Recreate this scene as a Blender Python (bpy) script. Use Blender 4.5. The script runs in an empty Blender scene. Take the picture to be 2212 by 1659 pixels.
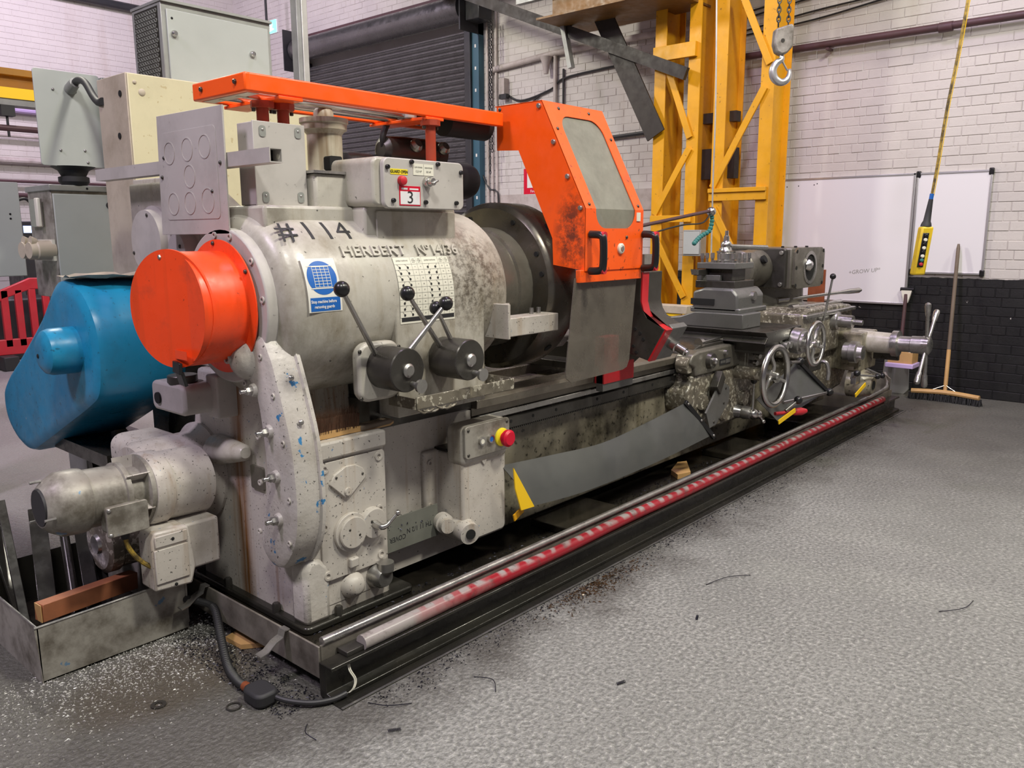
import bpy, bmesh, math, random
from mathutils import Vector, Matrix
random.seed(7)
S = bpy.context.scene
COL = S.collection
# ------------------------------------------------------------------ camera
cam_d = bpy.data.cameras.new('camera'); cam = bpy.data.objects.new('camera', cam_d); COL.objects.link(cam)
cam_d.sensor_fit = 'HORIZONTAL'; cam_d.sensor_width = 36.0; cam_d.lens = 36.0 * 1761.0 / 2212.0
cam_d.clip_start = 0.05; cam_d.clip_end = 100
cf = Vector((0.73760796, 0.65074663, -0.1801758)); cr = Vector((0.66100191, -0.7503729, -0.00412023)); cu = Vector((0.13788026, 0.11605744, 0.98362579))
cam.matrix_world = Matrix(((cr.x, cu.x, -cf.x, -1.42571795), (cr.y, cu.y, -cf.y, -1.9887346), (cr.z, cu.z, -cf.z, 1.5), (0, 0, 0, 1)))
S.camera = cam
# ------------------------------------------------------------------ light
S.view_settings.view_transform = 'Standard'; S.view_settings.look = 'None'
S.view_settings.exposure = 0.0; S.view_settings.gamma = 1.0; S.view_settings.use_curve_mapping = False
W = bpy.data.worlds.new('hall_ambient'); S.world = W; W.use_nodes = True
W.node_tree.nodes['Background'].inputs[0].default_value = (0.88, 0.80, 0.95, 1); W.node_tree.nodes['Background'].inputs[1].default_value = 0.12
def area(name, loc, target, size, power, col, sy=None):
    d = bpy.data.lights.new(name, 'AREA'); d.energy = power; d.color = col; d.size = size
    d.shape = 'RECTANGLE'; d.size_y = sy or size
    o = bpy.data.objects.new(name, d); COL.objects.link(o); o.location = loc
    o.rotation_euler = (Vector(target) - Vector(loc)).to_track_quat('-Z', 'Y').to_euler()
    return o
WARM = (1.0, 0.955, 0.82); VIO = (0.93, 0.79, 1.0); NEU = (1.0, 0.98, 0.91)
area('high_bay_front', (1.4, -3.4, 6.6), (1.6, 0.0, 0.6), 0.7, 310, WARM)
area('high_bay_right', (5.0, -3.4, 6.6), (4.6, -0.6, 0.3), 0.7, 150, WARM)
area('front_left_fill', (-2.2, -2.6, 6.4), (0.0, 1.0, 0.8), 0.7, 215, NEU)  # added fill lamp to brighten the front faces at the left
area('high_bay_left', (-4.0, 1.2, 6.2), (0.4, 1.4, 0.6), 0.8, 210, VIO)
area('high_bay_back', (1.4, 6.2, 5.6), (6.6, 1.6, 1.2), 0.6, 215, WARM)
area('high_bay_far', (2.2, 8.4, 6.2), (4.5, 11.5, 2.6), 0.8, 260, VIO)
area('high_bay_end', (2.4, 0.6, 7.2), (6.9, 1.0, 2.8), 0.8, 170, (0.84, 0.66, 1.0))

# ------------------------------------------------------------------ materials
def nm(name):
    m = bpy.data.materials.new(name); m.use_nodes = True
    nt = m.node_tree; b = nt.nodes['Principled BSDF']; return m, nt, b
def _noise(nt, scale, detail=4, rough=.6, stretch=None, pos=None):
    pos = pos or nt.nodes.new('ShaderNodeNewGeometry').outputs['Position']
    if stretch:
        mp = nt.nodes.new('ShaderNodeMapping'); mp.inputs['Scale'].default_value = stretch
        nt.links.new(pos, mp.inputs['Vector']); pos = mp.outputs['Vector']
    n = nt.nodes.new('ShaderNodeTexNoise'); n.inputs['Scale'].default_value = scale; n.inputs['Detail'].default_value = detail; n.inputs['Roughness'].default_value = rough
    nt.links.new(pos, n.inputs['Vector']); return n.outputs['Fac']
def _ramp(nt, fac, lo, hi, a=0.0, b=1.0):
    r = nt.nodes.new('ShaderNodeMapRange'); r.inputs['From Min'].default_value = lo; r.inputs['From Max'].default_value = hi
    r.inputs['To Min'].default_value = a; r.inputs['To Max'].default_value = b; r.clamp = True
    nt.links.new(fac, r.inputs['Value']); return r.outputs['Result']
def _mix(nt, fac, a, b):
    x = nt.nodes.new('ShaderNodeMix'); x.data_type = 'RGBA'
    if isinstance(fac, (int, float)): x.inputs[0].default_value = fac
    else: nt.links.new(fac, x.inputs[0])
    for i, v in ((6, a), (7, b)):
        if isinstance(v, tuple): x.inputs[i].default_value = (*v[:3], 1)
        else: nt.links.new(v, x.inputs[i])
    return x.outputs[2]
def _math(nt, op, a, b):
    x = nt.nodes.new('ShaderNodeMath'); x.operation = op
    for i, v in ((0, a), (1, b)):
        if isinstance(v, (int, float)): x.inputs[i].default_value = v
        else: nt.links.new(v, x.inputs[i])
    return x.outputs[0]
def _sep(nt):
    g = nt.nodes.new('ShaderNodeNewGeometry'); s = nt.nodes.new('ShaderNodeSeparateXYZ'); nt.links.new(g.outputs['Position'], s.inputs[0]); return s.outputs
def paint(name, col, rough=.5, metal=0., dirt=0., dcol=(.06, .05, .035), ds=4., dlo=.45, dhi=.75, spots=0., scol=(.02, .018, .015), ss=70., slo=.66,
          chips=0., ccol=(.02, .2, .5), cs=14., clo=.68, streak=0., stcol=(.22, .1, .03), bump=0., bs=120., var=.12, coat=0.):
    m, nt, b = nm(name)
    c = _mix(nt, _ramp(nt, _noise(nt, 2.2, 5), .35, .7), tuple(v * (1 - var) for v in col), tuple(min(1, v * (1 + var)) for v in col))
    if streak: c = _mix(nt, _math(nt, 'MULTIPLY', _ramp(nt, _noise(nt, 16, 3, .6, (1, 1, .05)), .56, .72), streak), c, stcol)
    if dirt: c = _mix(nt, _math(nt, 'MULTIPLY', _ramp(nt, _noise(nt, ds, 8, .68), dlo, dhi), dirt), c, dcol)
    if spots: c = _mix(nt, _math(nt, 'MULTIPLY', _ramp(nt, _noise(nt, ss, 3, .5), slo, slo + .04), spots), c, scol)
    if chips: c = _mix(nt, _math(nt, 'MULTIPLY', _ramp(nt, _noise(nt, cs, 4, .6), clo, clo + .02), chips), c, ccol)
    nt.links.new(c, b.inputs['Base Color'])
    nt.links.new(_ramp(nt, _noise(nt, 12, 5), .3, .7, max(.05, rough - .12), min(1, rough + .15)), b.inputs['Roughness'])
    b.inputs['Metallic'].default_value = metal
    if coat: b.inputs['Coat Weight'].default_value = coat
    if bump:
        bp = nt.nodes.new('ShaderNodeBump'); bp.inputs['Strength'].default_value = bump; bp.inputs['Distance'].default_value = .004
        nt.links.new(_noise(nt, bs, 4), bp.inputs['Height']); nt.links.new(bp.outputs['Normal'], b.inputs['Normal'])
    return m
def plain(name, col, rough=.5, metal=0., emit=0., ecol=None):
    m, nt, b = nm(name); b.inputs['Base Color'].default_value = (*col, 1); b.inputs['Roughness'].default_value = rough; b.inputs['Metallic'].default_value = metal
    if emit: b.inputs['Emission Color'].default_value = (*(ecol or col), 1); b.inputs['Emission Strength'].default_value = emit
    return m
M = {}
M['lathe'] = paint('lathe_grey_paint', (.50, .475, .42), .34, dirt=.75, dcol=(.15, .12, .075), ds=3.2, dlo=.44, dhi=.74, spots=.8, ss=55, slo=.70, streak=.35, stcol=(.27, .21, .12), bump=.12, bs=60)
M['leg'] = paint('headstock_leg_paint', (.52, .485, .44), .40, dirt=.5, ds=4, dlo=.5, dhi=.8, dcol=(.17, .13, .08), spots=.9, ss=105, slo=.655, chips=.7, ccol=(.04, .17, .36), cs=26, clo=.70, streak=.5, stcol=(.30, .19, .09), bump=.2, bs=50)
M['cover'] = paint('end_cover_paint', (.53, .50, .46), .40, dirt=.5, ds=5, dcol=(.2, .165, .11), spots=.85, ss=100, slo=.66, chips=1, ccol=(.04, .2, .42), cs=13, clo=.645, bump=.5, bs=45)
def _rust_leg():
    m = M['leg'].copy(); m.name = 'headstock_leg_rusty_paint'; nt = m.node_tree; b = nt.nodes['Principled BSDF']
    src = b.inputs['Base Color'].links[0].from_socket; s = _sep(nt)
    wob = _ramp(nt, _noise(nt, 3, 3, .5, (1, 0.2, 1)), 0, 1, -.02, .02)
    d = _math(nt, 'ABSOLUTE', _math(nt, 'SUBTRACT', _math(nt, 'ADD', s[1], wob), .83), 0)
    mask = _math(nt, 'MULTIPLY', _ramp(nt, d, .055, .012), _ramp(nt, _noise(nt, 40, 4, .7, (1, 1, .03)), .22, .5))
    d2 = _math(nt, 'ABSOLUTE', _math(nt, 'SUBTRACT', s[1], .62), 0)
    mask2 = _math(nt, 'MULTIPLY', _ramp(nt, d2, .03, .01), _ramp(nt, _noise(nt, 30, 4, .7, (1, 1, .04)), .45, .65))
    c = _mix(nt, mask, src, (.20, .085, .02)); c = _mix(nt, _math(nt, 'MULTIPLY', mask2, .6), c, (.22, .1, .03))
    nt.links.new(c, b.inputs['Base Color']); return m
M['legrust'] = _rust_leg()
M['oily'] = paint('oily_dirty_cast_iron', (.30, .27, .20), .30, dirt=.9, dcol=(.045, .04, .028), ds=5, dlo=.42, dhi=.66, spots=.7, ss=40, slo=.62, streak=.5, stcol=(.1, .08, .03), bump=.3, bs=40)
M['apron'] = paint('worn_saddle_paint', (.17, .15, .115), .3, dirt=.8, dcol=(.04, .035, .025), ds=6, dlo=.45, dhi=.65, chips=.85, ccol=(.46, .43, .35), cs=38, clo=.555, streak=.5, stcol=(.33, .29, .2), bump=.3, bs=40)
M['drab'] = paint('drab_sheet', (.17, .175, .15), .5, dirt=.3, ds=5)
M['way'] = paint('brown_worn_slideway', (.23, .205, .165), .32, .5, dirt=.5, ds=8, dcol=(.07, .06, .04), var=.2)
M['iron'] = paint('dark_machined_iron', (.19, .178, .148), .32, .45, dirt=.6, dcol=(.06, .05, .035), ds=6, dlo=.45, dhi=.75, var=.2)
M['gsteel'] = paint('plain_grey_machined_steel', (.17, .17, .165), .35, .4, dirt=.3, ds=6, var=.1)
M['steel'] = paint('bright_worn_steel', (.46, .45, .43), .30, .85, dirt=.4, ds=9, var=.2)
M['dsteel'] = paint('dark_oiled_steel', (.085, .08, .072), .33, .6, dirt=.5, ds=7, dcol=(.04, .035, .025), var=.25)
M['chuck'] = paint('chuck_dark_iron', (.115, .105, .09), .30, .7, dirt=.5, ds=4, dcol=(.10, .075, .03), var=.25)
M['chrome'] = plain('polished_steel', (.56, .55, .53), .27, 1.)
M['black'] = plain('black_plastic', (.012, .012, .013), .28)
M['rubber'] = plain('black_rubber', (.02, .02, .022), .6)
M['dark'] = plain('dark_hollow', (.008, .008, .008), .9)
M['orange'] = paint('guard_orange_paint', (1.0, .105, .005), .38, dirt=.25, ds=3, dlo=.62, dhi=.85, spots=.35, ss=60, slo=.72, var=.04)
M['orangew'] = paint('guard_orange_paint_worn', (1.0, .11, .006), .40, dirt=.75, ds=5, dlo=.56, dhi=.74, spots=.6, ss=45, slo=.66, var=.05)
M['drum'] = paint('drum_orange_paint', (.92, .075, .012), .34, dirt=.55, ds=6, dlo=.55, dhi=.8, dcol=(.2, .05, .02), spots=.4, ss=50, slo=.7, streak=.25, stcol=(.25, .05, .01), var=.08)
M['redpost'] = paint('red_post_paint', (.42, .045, .015), .5, dirt=.4, var=.15)
M['blue'] = paint('blue_guard_paint', (.013, .25, .45), .34, dirt=.55, ds=5, dlo=.5, dhi=.8, dcol=(.02, .05, .075), spots=.5, ss=45, slo=.66, scol=(.015, .03, .04), chips=.6, ccol=(.4, .42, .42), cs=16, clo=.735, var=.14)
M['cream'] = paint('cream_cabinet_paint', (.66, .61, .40), .5, dirt=.15, spots=.5, scol=(.4, .3, .12), ss=45, slo=.68, var=.04)
M['creamd'] = paint('dirty_cream_side', (.50, .44, .34), .55, dirt=.5, ds=6, dcol=(.2, .15, .09))
M['galv'] = paint('grey_green_enclosure_paint', (.42, .45, .42), .45, dirt=.15, ds=3, dlo=.55, dhi=.9, var=.05)
M['galvd'] = paint('galvanised_edge', (.34, .35, .33), .45, .3, dirt=.3)
M['zinc'] = paint('lavender_grey_sheet', (.47, .445, .42), .5, dirt=.25, ds=5, spots=.3, ss=40, slo=.7, var=.05)
M['bin'] = paint('scuffed_galvanised_bin', (.36, .34, .30), .42, .2, dirt=.85, ds=8, dlo=.42, dhi=.66, dcol=(.09, .075, .055), chips=.7, ccol=(.05, .2, .38), cs=9, clo=.69, var=.15)
M['tray'] = paint('oily_tray_sheet', (.022, .019, .015), .12, .4, dirt=.6, ds=5, var=.3)
M['traywall'] = paint('tray_wall_sheet', (.24, .22, .19), .4, .3, dirt=.8, ds=7, dlo=.4, dhi=.7, dcol=(.05, .04, .03))
M['beam'] = paint('oily_black_beam', (.026, .025, .021), .24, .3, dirt=.3, ds=5, var=.3)
M['plate'] = paint('floor_edge_strip_steel', (.22, .22, .20), .3, .7, dirt=.4)
M['wood'] = paint('wood_batten', (.36, .13, .06), .55, streak=.2, dirt=.3, ds=8)
M['pine'] = paint('pale_wood', (.55, .33, .13), .5, dirt=.3, ds=9, dcol=(.25, .13, .05))
M['handlew'] = paint('dark_wood_handle', (.16, .12, .085), .6, dirt=.4)
M['breather'] = paint('oil_stained_breather', (.42, .385, .30), .4, dirt=.5, ds=6, dcol=(.16, .11, .05), streak=.85, stcol=(.15, .09, .035))
M['bristle'] = paint('brown_bristle', (.06, .022, .008), .8, dirt=.4, ds=50)
M['ochre'] = paint('girder_ochre', (.20, .10, .02), .5, dirt=.4, ds=4)
M['hood'] = None
M['yellow'] = paint('gantry_yellow_paint', (.72, .35, .006), .45, dirt=.28, ds=5, dlo=.5, dhi=.8, dcol=(.3, .12, .005), spots=.5, ss=30, slo=.7, var=.08)
M['byellow'] = plain('bright_yellow_paint', (.95, .60, .01), .4)
M['red'] = paint('red_paint', (.50, .012, .02), .4, dirt=.3, ds=6, var=.12)
M['redp'] = paint('red_plastic', (.55, .02, .035), .45, dirt=.25, var=.1)
M['white'] = plain('white_enamel', (.76, .75, .77), .32)
M['alu'] = plain('aluminium_trim', (.62, .62, .62), .32, .8)
M['label'] = plain('label_white', (.74, .72, .62), .45)
M['ink'] = plain('black_ink', (.02, .02, .022), .6)
M['grid'] = plain('grey_print', (.3, .3, .27), .6)
M['signblue'] = plain('sign_blue', (.012, .12, .45), .4)
M['signred'] = plain('sign_red', (.6, .0, .025), .4)
M['signyel'] = plain('label_yellow', (.85, .70, .02), .5)
M['paper'] = plain('sign_paper', (.72, .71, .66), .45)
M['shutter'] = paint('shutter_dark_grey', (.17, .165, .165), .30, .75, dirt=.2, var=.1)
M['shframe'] = paint('shutter_frame', (.035, .036, .04), .4, .2, dirt=.3)
M['shblue'] = plain('faded_blue_strip', (.035, .10, .14), .5)
M['conduit'] = paint('painted_conduit', (.50, .45, .42), .5, dirt=.5, ds=8, dcol=(.18, .12, .08))
M['brownpipe'] = paint('maroon_pipe', (.085, .04, .045), .5, dirt=.4)
M['darkbeam'] = paint('dark_brown_steel', (.022, .017, .013), .55, dirt=.4, var=.2)
M['cable'] = plain('cable_black', (.02, .02, .021), .5)
M['teal'] = plain('teal_hose', (.04, .2, .19), .4)
M['copper'] = paint('copper_sheet', (.42, .12, .05), .4, .6, dirt=.3)
M['cable_y'] = paint('yellow_cable', (.5, .33, .04), .5, dirt=.9, ds=18, dlo=.38, dhi=.6, dcol=(.03, .022, .012))
M['beltgrey'] = paint('grey_rubber_sheet', (.085, .088, .085), .42, dirt=.2, dcol=(.16, .155, .13), ds=3, var=.15)
M['swarf'] = plain('bright_swarf', (.75, .74, .70), .25, .3)
M['swarfd'] = plain('dark_swarf', (.035, .035, .05), .35, .7)
M['lilac'] = plain('lilac_plastic', (.55, .42, .72), .5)
M['exit'] = plain('exit_sign_glow', (.1, .9, .75), .4, 0, 3.5, (.10, 1.0, .78))
M['exitw'] = plain('exit_sign_pictogram', (1, 1, 1), .4, 0, 6, (.9, 1, 1))
M['galvpole'] = paint('galvanised_pole', (.55, .55, .50), .4, .4, dirt=.15)
def _glass(name, col, alpha, rough):
    m, nt, b = nm(name); out = nt.nodes['Material Output']
    c = _mix(nt, _ramp(nt, _noise(nt, 6, 7, .7), .35, .75), col, tuple(v * .62 for v in col))
    nt.links.new(c, b.inputs['Base Color']); b.inputs['Roughness'].default_value = rough
    t = nt.nodes.new('ShaderNodeBsdfTransparent'); mx = nt.nodes.new('ShaderNodeMixShader')
    nt.links.new(_ramp(nt, _noise(nt, 9, 7, .7), .25, .75, alpha - .12, min(1, alpha + .1)), mx.inputs[0])
    nt.links.new(t.outputs[0], mx.inputs[1]); nt.links.new(b.outputs[0], mx.inputs[2]); nt.links.new(mx.outputs[0], out.inputs['Surface']); return m
M['pane'] = _glass('scratched_window_plastic', (.29, .29, .235), .80, .3)
M['flap'] = _glass('dirty_translucent_flap', (.17, .15, .125), .66, .3)
def _floor():
    m, nt, b = nm('textured_grey_floor'); s = _sep(nt)
    peb = _noise(nt, 62, 3, .55, (1, 1, 1))
    c = _mix(nt, _ramp(nt, _noise(nt, 1.1, 6), .35, .7), (.245, .248, .23), (.32, .322, .30))
    c = _mix(nt, _ramp(nt, peb, .38, .56), tuple(v * .80 for v in (.225, .23, .212)), c)
    c = _mix(nt, _math(nt, 'MULTIPLY', _ramp(nt, peb, .60, .68), .6), c, (.52, .52, .48))  # highlights on the pebble tops, painted as pale colour
    c = _mix(nt, _math(nt, 'MULTIPLY', _ramp(nt, _noise(nt, 45, 3), .69, .72), .8), c, (.05, .05, .05))
    # oil stained strips beside the base and under the bin
    wob = _ramp(nt, _noise(nt, 2.4, 6, .7), .2, .8, -.28, .28)
    yy = _math(nt, 'ADD', s[1], wob)
    c = _mix(nt, _math(nt, 'MULTIPLY', _ramp(nt, yy, -.30, .02), .78), c, (.055, .05, .042))
    far = _math(nt, 'MULTIPLY', _ramp(nt, _math(nt, 'ADD', s[0], wob), 3.0, 5.0), _ramp(nt, yy, -3.2, -.9))  # dim light on the far right floor, painted into its colour
    c = _mix(nt, _math(nt, 'MULTIPLY', far, .72), c, (.075, .07, .062))
    lft = _math(nt, 'MULTIPLY', _ramp(nt, _math(nt, 'ADD', s[0], wob), -.35, -.75), _ramp(nt, s[1], 2.0, 2.6))
    c = _mix(nt, _math(nt, 'MULTIPLY', lft, .8), c, (.30, .285, .28))
    px = _math(nt, 'ADD', s[0], .27); py = _math(nt, 'SUBTRACT', s[1], .62); pd_ = _math(nt, 'ADD', _math(nt, 'MULTIPLY', px, px), _math(nt, 'MULTIPLY', _math(nt, 'MULTIPLY', py, py), 2.2))
    c = _mix(nt, _math(nt, 'MULTIPLY', _ramp(nt, _math(nt, 'ADD', pd_, _math(nt, 'MULTIPLY', wob, .25)), .16, .05), .75), c, (.075, .062, .045))
    back = _ramp(nt, s[1], 2.2, 3.0)
    c = _mix(nt, _math(nt, 'MULTIPLY', back, .85), c, (.36, .34, .34))
    nt.links.new(c, b.inputs['Base Color'])
    nt.links.new(_ramp(nt, _noise(nt, 3, 5), .3, .7, .28, .5), b.inputs['Roughness'])
    bp = nt.nodes.new('ShaderNodeBump'); bp.inputs['Strength'].default_value = 1.0; bp.inputs['Distance'].default_value = .012
    nt.links.new(peb, bp.inputs['Height']); nt.links.new(bp.outputs['Normal'], b.inputs['Normal'])
    return m
M['floor'] = _floor()
def _brick(name, split):
    m, nt, b = nm(name); s = _sep(nt)
    c = _mix(nt, _ramp(nt, _noise(nt, 1.5, 6), .35, .7), (.60, .57, .53), (.52, .49, .465))
    c = _mix(nt, _math(nt, 'MULTIPLY', _ramp(nt, _noise(nt, 26, 5, .7), .60, .75), .55), c, (.42, .37, .32))
    c = _mix(nt, _math(nt, 'MULTIPLY', _ramp(nt, _noise(nt, 2.2, 4, .6, (1, 1, .12)), .60, .78), .45), c, (.40, .31, .24))
    if split:
        k = _mix(nt, _ramp(nt, _noise(nt, 3, 5), .35, .7), (.009, .009, .01), (.017, .017, .017))
        ch = _math(nt, 'MULTIPLY', _ramp(nt, _noise(nt, 7, 5, .65), .70, .72), _ramp(nt, s[2], .55, .25))
        k = _mix(nt, ch, k, (.45, .17, .09))
        ch2 = _ramp(nt, _noise(nt, 20, 3, .6), .745, .76); k = _mix(nt, ch2, k, (.5, .48, .45))
        e = _math(nt, 'ADD', s[2], _ramp(nt, _noise(nt, 9, 3), 0, 1, -.012, .012))
        c = _mix(nt, _ramp(nt, e, 1.088, 1.092), k, c)
        nt.links.new(_ramp(nt, s[2], 1.088, 1.092, .38, .62), b.inputs['Roughness'])
    else: b.inputs['Roughness'].default_value = .62
    nt.links.new(c, b.inputs['Base Color'])
    bp = nt.nodes.new('ShaderNodeBump'); bp.inputs['Strength'].default_value = .35; bp.inputs['Distance'].default_value = .006
    nt.links.new(_noise(nt, 35, 6, .7), bp.inputs['Height']); nt.links.new(bp.outputs['Normal'], b.inputs['Normal']); return m
M['brick'] = _brick('painted_brick_white_over_black', True); M['brickw'] = _brick('painted_brick_white', False)
def _headstock():
    m = M['lathe'].copy(); m.name = 'headstock_grimy_paint'; nt = m.node_tree; b = nt.nodes['Principled BSDF']; src = b.inputs['Base Color'].links[0].from_socket; s = _sep(nt)
    dx = _math(nt, 'MULTIPLY', _math(nt, 'SUBTRACT', s[0], 1.04), 5.0); dz = _math(nt, 'MULTIPLY', _math(nt, 'SUBTRACT', s[2], 1.32), 5.0)
    d = _math(nt, 'ADD', _math(nt, 'MULTIPLY', dx, dx), _math(nt, 'MULTIPLY', dz, dz))
    k = _math(nt, 'MULTIPLY', _ramp(nt, d, 1.6, .1), _ramp(nt, _noise(nt, 34, 8, .8), .44, .58))
    c = _mix(nt, _math(nt, 'MULTIPLY', k, .85), src, (.055, .042, .028))
    k2 = _math(nt, 'MULTIPLY', _ramp(nt, s[2], 1.42, 1.15), _ramp(nt, _noise(nt, 9, 8, .75, (1, 1, .35)), .46, .66))
    c = _mix(nt, _math(nt, 'MULTIPLY', k2, .6), c, (.17, .14, .085))
    nt.links.new(c, b.inputs['Base Color']); return m
M['headstock'] = _headstock()
def _hood():
    m = M['orange'].copy(); m.name = 'hood_side_smudged_orange'; nt = m.node_tree; b = nt.nodes['Principled BSDF']; src = b.inputs['Base Color'].links[0].from_socket; s = _sep(nt)
    dy = _math(nt, 'MULTIPLY', _math(nt, 'SUBTRACT', s[1], .235), 9.0); dz = _math(nt, 'MULTIPLY', _math(nt, 'SUBTRACT', s[2], 1.50), 4.2)
    d = _math(nt, 'ADD', _math(nt, 'MULTIPLY', dy, dy), _math(nt, 'MULTIPLY', dz, dz))
    k = _math(nt, 'MULTIPLY', _ramp(nt, d, 1.0, .1), _ramp(nt, _noise(nt, 17, 7, .75), .40, .56))
    nt.links.new(_mix(nt, _math(nt, 'MULTIPLY', k, .85), src, (.035, .018, .012)), b.inputs['Base Color']); return m
M['hood'] = _hood()
def _foam():
    m, nt, b = nm('worn_red_safety_edge'); s = _sep(nt)
    wv = nt.nodes.new('ShaderNodeTexWave'); wv.wave_type = 'BANDS'; wv.bands_direction = 'X'; wv.inputs['Scale'].default_value = 3.6; wv.inputs['Distortion'].default_value = 5; wv.inputs['Detail'].default_value = 2; wv.inputs['Detail Scale'].default_value = 2
    g = nt.nodes.new('ShaderNodeNewGeometry'); nt.links.new(g.outputs['Position'], wv.inputs['Vector'])
    top = _ramp(nt, s[2], .156, .171)
    worn = _math(nt, 'MULTIPLY', top, _ramp(nt, _math(nt, 'ADD', wv.outputs['Fac'], _ramp(nt, _noise(nt, 5, 4), .3, .7, -.35, .3)), .3, .8))
    left = _ramp(nt, _math(nt, 'ADD', s[0], _ramp(nt, _noise(nt, 8, 4), 0, 1, -.3, .3)), .75, .35)
    worn = _math(nt, 'MAXIMUM', worn, left)
    c = _mix(nt, worn, (.30, .012, .022), (.31, .28, .265))
    c = _mix(nt, _math(nt, 'MULTIPLY', _ramp(nt, _noise(nt, 20, 5, .7), .52, .7), .7), c, (.06, .045, .04))
    nt.links.new(c, b.inputs['Base Color']); b.inputs['Roughness'].default_value = .3
    return m
M['foam'] = _foam()

# ------------------------------------------------------------------ geometry helpers
def basis(d):
    d = Vector(d).normalized(); a = Vector((0, 0, 1)) if abs(d.z) < .9 else Vector((1, 0, 0))
    u = d.cross(a).normalized(); return d, u, d.cross(u).normalized()
def smooth_pts(pts, k=6):
    P = [Vector(p) for p in pts]; out = []
    for i in range(len(P) - 1):
        p0, p1, p2, p3 = P[max(i - 1, 0)], P[i], P[i + 1], P[min(i + 2, len(P) - 1)]
        for j in range(k):
            t = j / k
            out.append(.5 * ((2 * p1) + (-p0 + p2) * t + (2 * p0 - 5 * p1 + 4 * p2 - p3) * t * t + (-p0 + 3 * p1 - 3 * p2 + p3) * t ** 3))
    out.append(P[-1]); return out
def rrect(x0, x1, y0, y1, r, k=5):
    out = []
    for cx, cy, a in ((x1 - r, y1 - r, 0), (x0 + r, y1 - r, 90), (x0 + r, y0 + r, 180), (x1 - r, y0 + r, 270)):
        for i in range(k + 1):
            t = math.radians(a + 90 * i / k); out.append((cx + r * math.cos(t), cy + r * math.sin(t)))
    return out
def circ(cx, cy, r, n=24, a0=0, a1=360, r2=None):
    full = abs(a1 - a0) >= 360
    return [(cx + r * math.cos(math.radians(a0 + (a1 - a0) * i / (n if full else n - 1))), cy + (r2 or r) * math.sin(math.radians(a0 + (a1 - a0) * i / (n if full else n - 1)))) for i in range(n)]
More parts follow.
